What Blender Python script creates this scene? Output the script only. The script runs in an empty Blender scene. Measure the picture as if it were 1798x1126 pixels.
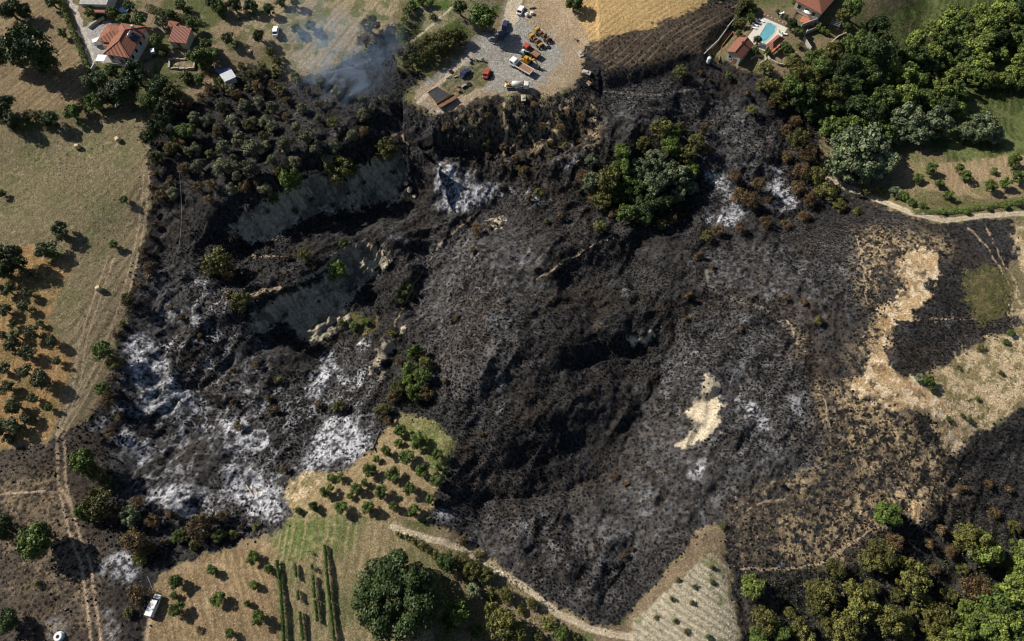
import bpy, math, random
import numpy as np
from mathutils import Vector
random.seed(7)
RNG = np.random.default_rng(7)

# ------------------------------------------------------------------ camera, world, sun
scene = bpy.context.scene
CH, TILT = 168.0, math.radians(24)
cd = bpy.data.cameras.new('camera'); cam = bpy.data.objects.new('camera', cd)
scene.collection.objects.link(cam); scene.camera = cam
cam.location = (0, 0, CH); cam.rotation_euler = (TILT, 0, 0)
cd.sensor_width = 36; cd.lens = 24; cd.clip_end = 9000; cd.clip_start = 1
SUN_EL = math.radians(35); SH_AZ = math.radians(-28)
w = bpy.data.worlds.new('World'); scene.world = w; w.use_nodes = True
nt = w.node_tree; nt.nodes.clear()
sky = nt.nodes.new('ShaderNodeTexSky'); sky.sky_type = 'NISHITA'; sky.sun_disc = False
sky.sun_elevation = SUN_EL; sky.sun_rotation = math.radians(298)

bg = nt.nodes.new('ShaderNodeBackground'); bg.inputs['Strength'].default_value = 0.05
wo = nt.nodes.new('ShaderNodeOutputWorld')
nt.links.new(sky.outputs[0], bg.inputs[0]); nt.links.new(bg.outputs[0], wo.inputs[0])
sl = bpy.data.lights.new('sun', 'SUN'); sl.energy = 5.0; sl.angle = math.radians(0.5); sl.color = (1, 0.93, 0.82)
so = bpy.data.objects.new('sun', sl); scene.collection.objects.link(so)
ce = math.cos(SUN_EL)
so.rotation_euler = Vector((math.cos(SH_AZ) * ce, math.sin(SH_AZ) * ce, -math.sin(SUN_EL))).to_track_quat('-Z', 'Y').to_euler()
so.location = (0, 0, 300)
scene.view_settings.view_transform = 'Standard'; scene.view_settings.look = 'None'
scene.view_settings.exposure = 0.5; scene.view_settings.gamma = 1
scene.cycles.filter_width = 1.15

# ------------------------------------------------------------------ photograph <-> world
CT, ST = math.cos(TILT), math.sin(TILT)
def ray(px, py):
    u = (np.asarray(px, float) - 899) / 899 * 0.75; v = (563 - np.asarray(py, float)) / 899 * 0.75
    return u, v * CT + ST, v * ST - CT
def unproj(px, py, z=0.0):
    dx, dy, dz = ray(px, py); t = (z - CH) / dz
    return dx * t, dy * t
def proj(x, y, z):
    zz = z - CH
    cy = y * CT + zz * ST; cz = -y * ST + zz * CT
    return 899 + (x / -cz) / 0.75 * 899, 563 - (cy / -cz) / 0.75 * 899

# ------------------------------------------------------------------ noise
TAB = np.random.default_rng(3).random((256, 256))
def vnoise(x, y, s, seed=0):
    x = x / s + seed * 17.31; y = y / s + seed * 9.77
    xi = np.floor(x).astype(np.int64); yi = np.floor(y).astype(np.int64)
    fx = x - xi; fy = y - yi; fx = fx * fx * (3 - 2 * fx); fy = fy * fy * (3 - 2 * fy)
    a = TAB[xi & 255, yi & 255]; b = TAB[(xi + 1) & 255, yi & 255]
    c = TAB[xi & 255, (yi + 1) & 255]; d = TAB[(xi + 1) & 255, (yi + 1) & 255]
    return (a * (1 - fx) + b * fx) * (1 - fy) + (c * (1 - fx) + d * fx) * fy
def fbm(x, y, s, seed=0, o=4, r=0.5):
    t = 0; a = 1; n = 0
    for i in range(o):
        ca, sa = math.cos(i * 1.1 + seed), math.sin(i * 1.1 + seed)
        t = t + a * vnoise(x * ca - y * sa, x * sa + y * ca, s, seed + i * 3); n += a; a *= r; s *= 0.5
    return t / n
def sstep(a, b, x):
    t = np.clip((x - a) / (b - a), 0, 1); return t * t * (3 - 2 * t)

# ------------------------------------------------------------------ terrain heights
CTRL = [(-200,-200,7),(60,60,7),(200,80,6.5),(330,90,6),(450,50,7),(620,30,7),(900,90,7),(960,140,6.5),(780,160,5.5),(790,230,1),(870,250,0),(960,230,1),(1010,200,2),(1150,50,8),(1000,-100,8),
 (1300,90,4),(1430,20,5),(1440,75,3),(1550,100,-3),(1700,120,-6),(1798,100,-5),(1900,-100,-4),(1500,260,-5),(1650,250,-3),(1700,330,0),(1798,360,1),
 (60,200,5),(120,320,3),(220,300,3),(150,500,2),(40,600,2),(150,650,1.5),(60,800,1),(100,950,0.5),(60,1090,0),(200,1050,-0.5),(-200,600,2),(-100,1200,0),
 (300,230,4),(420,200,3.5),(520,180,3),(600,150,4),(640,200,2.5),(380,330,1.5),(500,300,1.5),(300,420,-1),(280,520,-3),
 (680,330,-8),(820,330,-7),(600,400,-9),(760,380,-9),(400,460,-3),(480,480,-3),(560,450,-4),(620,450,-5),(700,480,-10),(650,540,-12),(700,520,-11),(560,620,-10),
 (930,330,-8),(1000,260,-5),(900,230,-1),(1130,330,-9),(1250,370,-9),(1380,340,-8),(1300,230,-3),(1150,180,1),
 (260,620,-5),(300,700,-7),(250,800,-6),(420,760,-8),(420,880,-6),(600,770,-6),(580,680,-8),(680,650,-5),(720,680,-4),(330,930,-4),(240,940,-2),
 (850,430,-4),(900,500,-2),(1050,480,-3),(1100,540,-3),(860,620,1.5),(960,600,1),(1000,640,-2.5),(900,740,0),(1090,700,-8),(1060,780,-8.5),(1160,610,-6),(1010,730,-5),(960,820,-7),(850,800,-3),(1200,450,-4),(1250,560,-1.5),(1210,700,-1.5),(1280,640,0),
 (1400,480,0),(1500,500,1.5),(1600,500,3),(1700,500,4),(1798,480,4),(1400,650,1),(1560,680,3),(1700,660,3),(1798,650,3),(1350,750,0.5),(1500,800,0),(1300,850,-1),
 (1400,930,-3),(1600,900,-3),(1750,850,-5),(1550,1030,-7),(1400,1080,-6),(1750,1050,-9),(1798,1200,-9),
 (1180,830,-2),(950,920,-1.5),(1050,1000,-1.5),(1150,920,-2),(850,920,-2),(720,840,-0.5),(600,880,-1),(620,1000,-0.5),(500,1050,0),(380,1050,0),(720,1050,-0.5),(900,1080,-2),(1200,1080,-1),(1250,960,-1),(780,1300,-1)]
cx_, cy_ = unproj([c[0] for c in CTRL], [c[1] for c in CTRL]); cz_ = np.array([c[2] for c in CTRL], float)
def base_h(x, y):
    n = np.zeros_like(x); d = np.full_like(x, 1e-9)
    for a, b, c in zip(cx_, cy_, cz_):
        q = (x - a) ** 2 + (y - b) ** 2
        wt = np.exp(-q / 220.0) + 1e-3 / (1 + q / 200.0) ** 1.5
        n += wt * c; d += wt
    return n / d
# polyline features: (pixel points, zref, high, low, W, Fback, Ffront); the low side is to the right of travel
STEPS = [
 ([(325,445),(400,400),(450,362),(545,315),(600,305),(655,268),(705,232)], 0, 5, 6, 5, 16, 18),
 ([(668,262),(676,214),(722,190),(790,204),(860,182),(960,176),(1040,205),(1062,240)], 3, 0.5, 6.5, 9, 10, 22),
 ([(420,610),(440,565),(480,525),(545,495),(578,468),(600,434),(655,428),(725,458)], -3, 4, 8, 4.5, 13, 17),
 ([(935,492),(990,460),(1055,422),(1120,413),(1180,425)], -3, 2.5, 6.5, 6, 10, 15),
 ([(1000,690),(1008,625),(1040,602),(1090,600),(1130,592),(1185,562)], -3, 1.2, 5, 3.2, 8, 9),
 ([(880,830),(905,795),(935,765),(1010,735),(1070,715)], -3, 1.5, 3.5, 6, 9, 16),
 ([(780,700),(850,690),(905,650),(960,640)], -3, 1, 2.5, 3, 8, 9),
 ([(905,985),(960,930),(1010,900),(1060,880)], -2, .8, 2.2, 3, 8, 9),
 ([(1225,700),(1262,672),(1272,640)], 0, 1.2, 1.5, 2.0, 8, 7),
 ([(655,670),(672,630),(700,590),(720,575)], -5, 1.5, 3.5, 2.5, 8, 8),
 ([(455,830),(480,850),(512,905)], -2, 0, 0, 2, 8, 8),
 ([(1085,250),(1200,170),(1300,120)], 2, 1, 4, 6, 10, 14),
 ([(1020,70),(1030,110),(1075,130),(1160,112),(1240,92),(1310,0)], 5, 0.6, 2.0, 1.6, 9, 10),
]
GULLY = [ # (points, zref, depth, F left of travel, F right of travel)
 ([(1205,530),(1180,630),(1132,735),(1092,812),(1000,862),(880,876),(770,890)], -5, 4.5, 7, 7),
 ([(1105,840),(1122,930),(1088,1010),(1045,1090)], -2, 3.5, 8, 7),
 ([(690,590),(760,440),(850,362),(935,352)], -7, 3, 6, 7),
 ([(840,440),(800,560),(785,640)], -4, 1.6, 4, 4),
 ([(1240,480),(1262,512),(1345,542),(1400,592),(1440,700)], 0, 0.8, 3, 3),
 ([(270,740),(330,690),(420,610)], -6, 2, 4, 5),
 ([(520,690),(585,620),(650,590)], -8, 1.5, 4, 4),
 ([(320,910),(430,860),(470,800)], -6, 1.2, 4, 4),
 ([(1265,915),(1290,1010),(1320,1130)], -1, 0.8, 2, 2.5),
]
def poly_sd(x, y, P):
    best = np.full_like(x, 1e9); sgn = np.ones_like(x); arc = np.zeros_like(x)
    L = [math.hypot(P[i+1][0]-P[i][0], P[i+1][1]-P[i][1]) for i in range(len(P)-1)]; T = sum(L); s = 0
    for i in range(len(P) - 1):
        ax, ay = P[i]; bx, by = P[i+1]; ux, uy = (bx-ax)/L[i], (by-ay)/L[i]
        t = np.clip((x-ax)*ux + (y-ay)*uy, 0, L[i]); dx = x-ax-t*ux; dy = y-ay-t*uy
        d = np.hypot(dx, dy); m = d < best
        best = np.where(m, d, best); sgn = np.where(m, np.sign(ux*dy - uy*dx), sgn); arc = np.where(m, (s+t), arc); s += L[i]
    return best * sgn, sstep(0, min(12, T*.25), arc) * sstep(0, min(12, T*.25), T - arc)
def wpoly(pts, z): return [tuple(map(float, unproj(a, b, z))) for a, b in pts]
def height(x, y):
    shape = x.shape; x = x.ravel(); y = y.ravel()
    z = np.zeros_like(x)
    core = (np.abs(x) < 300) & (y > -120) & (y < 330)
    xc, yc = x[core], y[core]
    zc = base_h(xc, yc)
    wx = (fbm(xc, yc, 7, 11, 3) - .5) * 5; wy = (fbm(xc, yc, 7, 12, 3) - .5) * 5
    for pts, zr, hi, lo, W, Fb, Ff in STEPS:
        P = wpoly(pts, zr); xs = [p[0] for p in P]; ys = [p[1] for p in P]; R = 3 * max(Fb, Ff)
        m = (xc > min(xs)-R) & (xc < max(xs)+R) & (yc > min(ys)-R) & (yc < max(ys)+R)
        sd, tp = poly_sd(xc[m] + wx[m], yc[m] + wy[m], P)
        s = 0.5 * (1 + np.tanh(sd / W))
        zc[m] += tp * (hi * np.exp(-(sd/Fb)**2) * s - lo * np.exp(-(sd/Ff)**2) * (1 - s))
    for pts, zr, D, Fl, Fr in GULLY:
        P = wpoly(pts, zr); xs = [p[0] for p in P]; ys = [p[1] for p in P]; R = 3 * max(Fl, Fr)
        m = (xc > min(xs)-R) & (xc < max(xs)+R) & (yc > min(ys)-R) & (yc < max(ys)+R)
        sd, tp = poly_sd(xc[m] + wx[m], yc[m] + wy[m], P)
        F = np.where(sd > 0, Fl, Fr)
        zc[m] -= tp * D * np.exp(-np.abs(sd) / F)
    # roughness, stronger where the fire ran over broken ground
    px, py = proj(xc, yc, zc)
    rough = sample(ROUGH, px, py)
    n = (fbm(xc, yc, 16, 1, 3) - .5) * 3.2 + (.5 - np.abs(2*fbm(xc*.8+yc*.3, yc*1.3-xc*.3, 9, 71, 3) - 1)*2) * .9 + (.5 - np.abs(2*fbm((xc*.55+yc*.83)*.45, xc*.83-yc*.55, 4.5, 77, 3) - 1)*2) * .65 + (fbm(xc, yc, 5, 2, 3) - .5) * 1.0 + (fbm(xc, yc, 1.5, 3, 2) - .5) * .5
    n2 = (fbm(xc, yc, 20, 5, 2) - .5) * 0.9 + (fbm(xc, yc, 1.2, 6, 2) - .5) * .14
    zc += rough * n + (1 - rough) * n2
    cl = sample(CLAYM, px, py); zc -= cl * (np.abs(2*fbm(xc - yc, (xc + yc)*.35, 3.2, 72, 4, .6) - 1) * 3.2 - .4)
    z[core] = zc
    far = ~core
    xf, yf = x[far], y[far]
    z[far] = 1.5 + (fbm(xf, yf, 160, 8, 3) - .5) * 24 * sstep(100, 500, np.hypot(xf, yf - 100) - 250)
    return z.reshape(shape)

# ------------------------------------------------------------------ masks drawn as outlines on the land
PX0, PY0, SC = -500, -400, 2
MW, MH = 1400, 950
def raster(polys, blur=1):
    m = np.zeros((MH, MW), np.float32)
    for P in polys:
        X = (np.array([p[0] for p in P]) - PX0) / SC; Y = (np.array([p[1] for p in P]) - PY0) / SC
        x0, x1 = max(0, int(X.min())), min(MW, int(X.max()) + 2); y0, y1 = max(0, int(Y.min())), min(MH, int(Y.max()) + 2)
        if x1 <= x0 or y1 <= y0: continue
        gx, gy = np.meshgrid(np.arange(x0, x1) + .5, np.arange(y0, y1) + .5)
        ins = np.zeros(gx.shape, bool); n = len(P)
        for i in range(n):
            ax, ay, bx, by = X[i], Y[i], X[(i+1) % n], Y[(i+1) % n]
            if ay == by: continue
            c = ((ay > gy) != (by > gy)) & (gx < (bx-ax) * (gy-ay) / (by-ay) + ax); ins ^= c
        m[y0:y1, x0:x1] = np.maximum(m[y0:y1, x0:x1], ins)
    return boxblur(m, blur)
def rline(lines, blur=0):
    m = np.zeros((MH, MW), np.float32)
    for P, wd in lines:
        for i in range(len(P)-1):
            ax, ay = (P[i][0]-PX0)/SC, (P[i][1]-PY0)/SC; bx, by = (P[i+1][0]-PX0)/SC, (P[i+1][1]-PY0)/SC; r = wd/SC/2 + 1.5
            x0, x1 = max(0, int(min(ax, bx)-r)), min(MW, int(max(ax, bx)+r)+2); y0, y1 = max(0, int(min(ay, by)-r)), min(MH, int(max(ay, by)+r)+2)
            gx, gy = np.meshgrid(np.arange(x0, x1)+.5, np.arange(y0, y1)+.5)
            L2 = (bx-ax)**2 + (by-ay)**2 + 1e-9
            t = np.clip(((gx-ax)*(bx-ax)+(gy-ay)*(by-ay))/L2, 0, 1)
            d = np.hypot(gx-ax-t*(bx-ax), gy-ay-t*(by-ay))
            m[y0:y1, x0:x1] = np.maximum(m[y0:y1, x0:x1], np.clip(wd/SC/2 + .5 - d, 0, 1))
    return boxblur(m, blur)
def boxblur(m, r):
    if r <= 0: return m
    for _ in range(2):
        for ax in (0, 1):
            c = np.cumsum(np.pad(m, [(r+1, r) if a == ax else (0, 0) for a in (0, 1)], mode='edge'), axis=ax, dtype=np.float64)
            n = m.shape[ax]
            m = (np.take(c, np.arange(2*r+1, 2*r+1+n), ax) - np.take(c, np.arange(0, n), ax)) / (2*r+1)
    return m.astype(np.float32)
def sample(m, px, py):
    X = np.clip((px-PX0)/SC - .5, 0, MW-1.001); Y = np.clip((py-PY0)/SC - .5, 0, MH-1.001)
    xi = X.astype(int); yi = Y.astype(int); fx = X-xi; fy = Y-yi
    return m[yi, xi]*(1-fx)*(1-fy) + m[yi, xi+1]*fx*(1-fy) + m[yi+1, xi]*(1-fx)*fy + m[yi+1, xi+1]*fx*fy

BURN = [[(255,300),(262,250),(300,205),(340,180),(380,160),(440,110),(500,138),(560,130),(610,104),(655,80),(690,38),(705,40),(702,90),(690,120),(760,130),(725,150),(700,165),(740,196),
 (775,204),(800,186),(860,170),(960,170),(1010,158),(1022,130),(1030,78),(1100,56),(1162,40),(1240,6),(1290,-20),(1340,-60),(1310,20),(1240,96),(1262,108),(1330,130),(1400,150),(1440,210),(1442,300),(1480,330),
 (1550,362),(1600,382),(1660,394),(1720,388),(1770,382),(1798,440),(1760,480),(1798,540),(1790,580),(1720,600),(1660,640),(1600,668),(1565,650),(1530,640),(1500,690),(1560,712),(1640,730),(1660,790),(1720,760),(1798,715),(1950,650),(2300,800),(2300,1500),
 (1325,1500),(1300,1110),(1266,925),(1250,920),(1225,935),(1160,1012),(1088,1094),(1050,1098),(965,1056),(870,985),(800,938),(755,915),(760,880),(790,825),(798,770),(760,732),(700,726),(680,745),(655,790),(600,828),(545,826),(508,835),(500,862),
 (512,905),(492,932),(430,950),(350,978),(300,998),(272,1015),(262,1060),(250,1130),(250,1500),(-500,1500),(-500,800),(0,795),(80,778),(140,745),(178,718),(195,640),(222,560),(232,500),(262,380),(272,330)]]
UNBURN = [ # islands the fire left
 [(1598,440),(1622,428),(1648,452),(1650,485),(1622,498),(1628,530),(1604,556),(1572,568),(1560,600),(1562,645),(1600,668),(1650,690),(1690,725),(1700,775),(1662,800),(1648,760),(1640,722),(1575,712),(1520,700),(1486,690),(1500,665),(1530,645),(1543,600),(1538,560),(1562,540),(1584,505),(1576,460)],
 [(1600,870),(1632,884),(1620,920),(1590,905)]]
SPARSE = [ # half-burnt, straw showing between
 [(1430,670),(1500,690),(1560,705),(1660,800),(1700,880),(1560,905),(1470,985),(1300,1000),(1275,900),(1290,860),(1420,830),(1440,790)],
 [(1520,560),(1560,560),(1540,680),(1500,700),(1480,690)],
 [(1560,520),(1640,480),(1680,420),(1540,400),(1530,470)],
 [(1380,560),(1410,590),(1425,650),(1400,640)],
 [(1500,410),(1530,410),(1528,540),(1505,530)],
 [(780,190),(1040,175),(1050,260),(900,260),(800,240)],
 [(0,840),(110,830),(150,960),(180,1126),(60,1126),(0,1010)],
 [(0,960),(120,950),(150,1060),(100,1060),(0,1040)]]
ASH = [
 [(222,590),(265,590),(300,640),(318,680),(352,688),(350,715),(300,745),(272,735),(240,705),(226,650)],
 [(208,755),(262,768),(272,800),(240,822),(208,800)],[(175,735),(186,740),(180,790),(170,780)],
 [(250,850),(330,846),(382,868),(372,900),(330,915),(262,880)],
 [(392,815),(450,808),(492,850),(498,900),(508,918),(480,928),(440,896),(388,862)],
 [(556,735),(620,738),(652,770),(640,806),(600,812),(560,826),(548,780)],
 [(562,618),(600,622),(596,660),(575,700),(560,716),(522,692),(548,650)],
 [(622,600),(655,590),(646,618),(615,626)],
 [(390,735),(470,742),(482,790),(440,800),(398,770)],
 [(656,760),(668,732),(674,745),(666,775)],
 [(758,290),(800,284),(836,300),(850,318),(885,322),(896,336),(870,352),(840,368),(800,385),(772,372),(760,330)],
 [(640,410),(690,402),(725,418),(730,436),(700,420)],
 [(1352,290),(1370,296),(1378,330),(1405,350),(1400,368),(1372,372),(1345,350),(1340,320)],
 [(1222,365),(1262,372),(1320,368),(1300,392),(1230,400)],[(1230,300),(1262,300),(1330,372),(1300,372),(1250,330)],
 [(1395,445),(1408,452),(1428,452),(1420,468),(1400,466)],
 [(1285,690),(1305,696),(1350,730),(1378,778),(1350,770),(1310,725)],
 [(1370,690),(1418,690),(1410,725),(1382,712)],
 [(1205,800),(1248,795),(1240,835),(1215,830)],
  [(970,290),(1030,250),(1060,250),(1000,300)],[(900,338),(950,336),(1010,352),(960,356)],
 [(160,980),(230,960),(240,1010),(190,1040),(165,1010)],[(170,1060),(210,1070),(210,1126),(180,1126)],[(80,1080),(120,1075),(120,1110),(80,1115)],
 [(770,895),(805,900),(790,925),(762,915)],
 [(395,205),(410,203),(408,210)],[(628,150),(640,155),(636,162),(622,160)],
 [(260,1180),(270,1180),(270,1200)]]
ASHSOFT = [[(230,560),(420,520),(500,700),(640,600),(660,780),(520,930),(330,960),(200,860),(205,700)],
 [(740,430),(900,380),(960,460),(900,640),(820,760),(740,640)],[(1230,440),(1520,430),(1520,560),(1250,560)],
 [(1200,560),(1400,580),(1440,820),(1260,900),(1120,980),(1100,850)],[(780,920),(1000,880),(1110,900),(1080,1080),(960,1040)],
 [(270,460),(450,520),(420,600),(260,590)],[(1060,170),(1330,180),(1400,300),(1250,400),(1230,230),(1100,240)]]
CLAY = [
 [(395,402),(452,360),(545,312),(610,318),(662,272),(706,246),(716,320),(696,352),(620,366),(560,372),(520,388),(500,412),(440,428)],
 [(598,432),(658,428),(690,452),(650,486),(622,515),(600,548),(560,608),(530,600),(500,562),(440,592),(436,560),(482,528),(545,500),(578,470)],
 [(672,600),(692,588),(698,612),(676,630),(662,672),(648,668),(660,640)],
 [(1238,640),(1250,662),(1268,668),(1264,712),(1266,748),(1240,770),(1182,796),(1204,766),(1242,744),(1196,734),(1216,708),(1236,696)],
 [(1020,674),(1034,672),(1036,690),(1030,692)],[(1092,596),(1130,586),(1168,568),(1150,592),(1110,610)],
 [(860,382),(890,378),(884,394),(862,396)],[(590,580),(600,545),(615,560)],[(700,572),(716,574),(712,584),(698,582)],
 [(1050,425),(1072,414),(1066,424),(1040,440)]]
PALEHILL = [[(1640,650),(1700,612),(1798,580),(2000,560),(2000,640),(1798,700),(1740,745),(1690,775),(1690,720),(1640,690)],[(1770,500),(1798,500),(1798,580),(1775,560)],[(1780,400),(1900,400),(1900,500),(1790,480)],
 [(500,838),(560,826),(556,850),(520,880),(510,900),(498,862)]]
STUBBLE = [[(-500,290),(0,245),(90,225),(170,215),(242,196),(268,290),(262,380),(232,500),(218,560),(190,650),(175,722),(85,782),(130,640),(82,560),(132,480),(150,430),(60,425),(0,438),(-500,480)]]
TANSTRIP = [[(246,200),(270,290),(264,380),(234,500),(220,560),(192,650),(178,722),(85,782),(130,640),(105,600),(180,470),(215,400),(240,300)]]
ORANGE = [[(-500,440),(0,440),(60,428),(125,470),(82,560),(130,640),(85,772),(0,790),(-500,800)]]
TOPLEFT = [[(-500,-400),(108,-400),(112,20),(150,130),(145,190),(60,195),(-500,240)]]
STRAWFIELD = [[(940,-400),(1600,-400),(1310,10),(1242,92),(1160,110),(1075,128),(1034,110),(1018,66),(975,30)]]
STRAWEDGE = [[(960,10),(1060,10),(1160,20),(1310,0),(1240,92),(1160,110),(1060,125),(1030,75)]]
YARD = [[(898,-60),(925,-60),(916,28),(975,44),(1010,72),(1015,110),(1000,135),(962,160),(860,162),(800,192),(770,200),(738,186),(722,166),(762,132),(822,92),(826,66),(880,50)]]
YARDISLE = [[(770,150),(800,118),(850,105),(868,130),(850,150),(800,170)]]
YARDDIRT = [[(935,-10),(1000,0),(1042,80),(1020,150),(960,166),(925,165),(960,140),(990,100),(970,60),(915,35)],[(720,165),(800,120),(860,150),(800,195),(745,190)],[(790,190),(860,160),(960,165),(860,172)]]
COURT = [[(142,46),(160,40),(195,38),(200,110),(166,110),(152,82)]]
DRIVE = [[(112,-60),(124,-60),(130,0),(152,55),(170,112),(158,112),(140,60),(118,0)]]
GARDEN = [[(180,-60),(420,-60),(430,60),(380,160),(250,190),(200,115),(250,60)]]
MIDFIELD = [[(420,-100),(720,-100),(690,50),(650,84),(600,108),(520,120),(440,80),(425,30)]]
LOWFIELD = [[(500,925),(560,905),(700,915),(800,980),(760,1126),(600,1500),(480,1500),(490,1000),(450,980)]]
LOWORCH = [[(500,862),(512,838),(600,828),(655,790),(690,735),(740,725),(798,770),(790,830),(752,912),(600,905),(510,922)]]
LOWORCHG = [[(690,725),(760,728),(805,770),(798,830),(780,870),(752,820),(740,795),(705,765)],[(500,905),(620,905),(640,960),(520,990),(470,960)]]
BLORCH = [[(270,1015),(350,975),(480,950),(492,1126),(500,1500),(250,1500),(262,1060)]]
TRI = [[(1262,925),(1300,1110),(1325,1500),(900,1500),(1050,1105),(1088,1098),(1160,1014),(1225,938)]]
TRICORE = [[(1250,970),(1275,1000),(1300,1126),(1300,1500),(1050,1500),(1110,1090),(1170,1040)]]
GREENR = [[(1560,20),(2000,-200),(2300,300),(2000,340),(1798,300),(1690,290),(1600,250)]]
PATCHG = [[(1690,482),(1730,470),(1775,478),(1782,520),(1762,560),(1720,572),(1698,540)],[(600,545),(665,560),(672,578),(640,588),(605,575)],[(695,520),(722,490),(735,500),(715,530),(690,545)],
 [(1560,330),(1660,345),(1798,352),(1798,366),(1640,372),(1560,350)],[(700,60),(760,60),(830,55),(800,100),(740,130),(700,115)],[(1500,330),(1560,345),(1600,368),(1540,350)]]
RORCH = [[(1590,295),(1640,285),(2000,260),(2000,350),(1798,350),(1660,345),(1590,320)]]
SCRUBG = [[(720,0),(880,0),(860,60),(800,70),(700,90),(705,40)]]
ROADS = [([(1452,314),(1500,334),(1545,352),(1600,374),(1660,388),(1720,380),(1770,376),(1900,372)], 9),
 ([(690,925),(730,940),(790,955),(850,988),(920,1030),(980,1078),(1040,1106),(1110,1120)], 12),
 ([(900,-60),(905,0),(898,30)], 26),([(735,180),(770,148),(825,98)], 7),([(815,-5),(740,60),(700,92)], 4)]
RUTS = [([(262,300),(256,380),(238,470),(218,545),(190,620),(150,700),(108,770)], 2), ([(252,300),(246,385),(228,470),(207,545),(178,620),(138,700),(98,772)], 2), ([(190,450),(165,520),(140,600),(128,680),(98,765)], 2), ([(200,455),(175,525),(152,600),(140,680),(106,760)], 2),
 ([(100,780),(102,850),(120,930),(142,990),(152,1060),(160,1130)], 3), ([(112,775),(116,850),(136,930),(158,990),(168,1060),(178,1130)], 3),
 ([(0,868),(80,862)], 2.5),([(130,900),(110,860)], 3), ([(258,1130),(262,1090),(272,1075)],4)]
TRAILS_LITCRESTS = [([(885,178),(884,205),(888,230),(884,262),(886,288)], 5),([(1040,180),(1046,210)], 4),
 ([(1300,1000),(1350,1000),(1405,1000),(1450,985),(1480,965),(1540,925)], 4),([(1455,985),(1490,955)], 8),([(1535,912),(1575,940)],9),
 ([(1505,415),(1518,470),(1522,530)], 3),([(1380,560),(1402,605)], 3),([(1440,680),(1460,760)], 2.5),
 ([(690,575),(725,505),(770,430),(850,362)], 2),([(440,516),(490,507),(545,484),(578,464),(600,434)], 6), ([(470,352),(545,312),(575,300)], 4), ([(690,240),(706,232),(716,262),(716,300)], 5), ([(530,306),(560,300)], 4), ([(600,434),(640,426),(668,440)], 5),([(445,450),(500,452)], 3),  # lines along the cliff crests are sunlit edges painted pale
 ([(940,492),(1000,456),(1055,424),(1075,414)], 2.5),([(1008,605),(1060,598)],2.5),([(1310,900),(1345,880),(1380,876)], 2),
 ([(1630,560),(1720,560)],2),([(1735,400),(1760,460),(1795,520)], 2),([(1700,400),(1730,430),(1770,500)], 2),([(640,340),(650,365)],4),([(575,300),(590,335)],3),([(600,358),(640,372)],5)]
TRACKS = [([(1240,475),(1245,500),(1262,515),(1345,545),(1400,592)], 6), ([(1300,640),(1380,760),(1440,800)], 2), ([(560,130),(620,118),(650,105)], 3), ([(1060,160),(1150,168),(1260,150)],3)]
ROUGHP = [[(275,290),(500,250),(640,170),(700,175),(740,205),(960,178),(1040,190),(1240,130),(1400,180),(1440,310),(1420,400),(1500,560),(1400,700),(1430,850),(1250,910),(1090,1080),(960,1040),(800,930),(770,880),(790,760),(700,720),(500,830),(490,930),(300,980),(200,860),(220,600),(250,480)],
 [(1640,800),(1900,680),(1900,1200),(1330,1200),(1320,1020),(1500,980)]]
ROUGH = raster(ROUGHP, 14); CLAYM = raster(CLAY[:2], 5)

# ------------------------------------------------------------------ ground sheet (one mesh, fine in the middle, coarse to the horizon)
STEP = 0.30
def axis(a, b):
    c = list(np.arange(a, b + 1e-6, STEP)); s = STEP; l = [a]; r = [c[-1]]
    while r[-1] < 3500: s *= 1.12; r.append(r[-1] + s); l.append(l[-1] - s)
    return np.array(l[:0:-1] + c + r[1:])
AX = axis(-215, 215); AY = axis(-25, 236)
GX, GY = np.meshgrid(AX, AY)
GZ = height(GX, GY)
def H(x, y):
    X = np.interp(x, AX, np.arange(len(AX))); Y = np.interp(y, AY, np.arange(len(AY)))
    xi = np.clip(X.astype(int), 0, len(AX)-2); yi = np.clip(Y.astype(int), 0, len(AY)-2); fx = X-xi; fy = Y-yi
    return GZ[yi, xi]*(1-fx)*(1-fy)+GZ[yi, xi+1]*fx*(1-fy)+GZ[yi+1, xi]*(1-fx)*fy+GZ[yi+1, xi+1]*fx*fy
def hit(px, py, above=0.0):
    """ground point whose point `above` metres over it is seen at this place of the photograph"""
    zs = np.linspace(28, -40, 500); x, y = unproj(px, py, zs); h = H(x, y) + above
    i = np.argmax(zs <= h); return float(x[i]), float(y[i]), float(h[i] - above)
def flatten(P, z=None, soft=2.0):
    """level a building pad"""
    global GZ
    xs = [p[0] for p in P]; ys = [p[1] for p in P]; c = (np.mean(xs), np.mean(ys))
    if z is None: z = float(H(np.array([c[0]]), np.array([c[1]]))[0])
    i0, i1 = np.searchsorted(AX, [min(xs)-8, max(xs)+8]); j0, j1 = np.searchsorted(AY, [min(ys)-8, max(ys)+8])
    X, Y = GX[j0:j1, i0:i1], GY[j0:j1, i0:i1]; n = len(P)
    ins = np.zeros(X.shape, bool)
    for i in range(n):
        ax, ay = P[i]; bx, by = P[(i+1) % n]
        if ay == by: continue
        ins ^= ((ay > Y) != (by > Y)) & (X < (bx-ax)*(Y-ay)/(by-ay)+ax)
    d = np.full(X.shape, 1e9)
    for i in range(n):
        ax, ay = P[i]; bx, by = P[(i+1) % n]; L = math.hypot(bx-ax, by-ay) + 1e-9; ux, uy = (bx-ax)/L, (by-ay)/L
        t = np.clip((X-ax)*ux+(Y-ay)*uy, 0, L); d = np.minimum(d, np.hypot(X-ax-t*ux, Y-ay-t*uy))
    d = np.where(ins, 0, d); wt = 1 - sstep(0.6, 0.6 + soft, d)
    GZ[j0:j1, i0:i1] = GZ[j0:j1, i0:i1]*(1-wt) + z*wt
    return z
PADZ = {}
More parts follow.
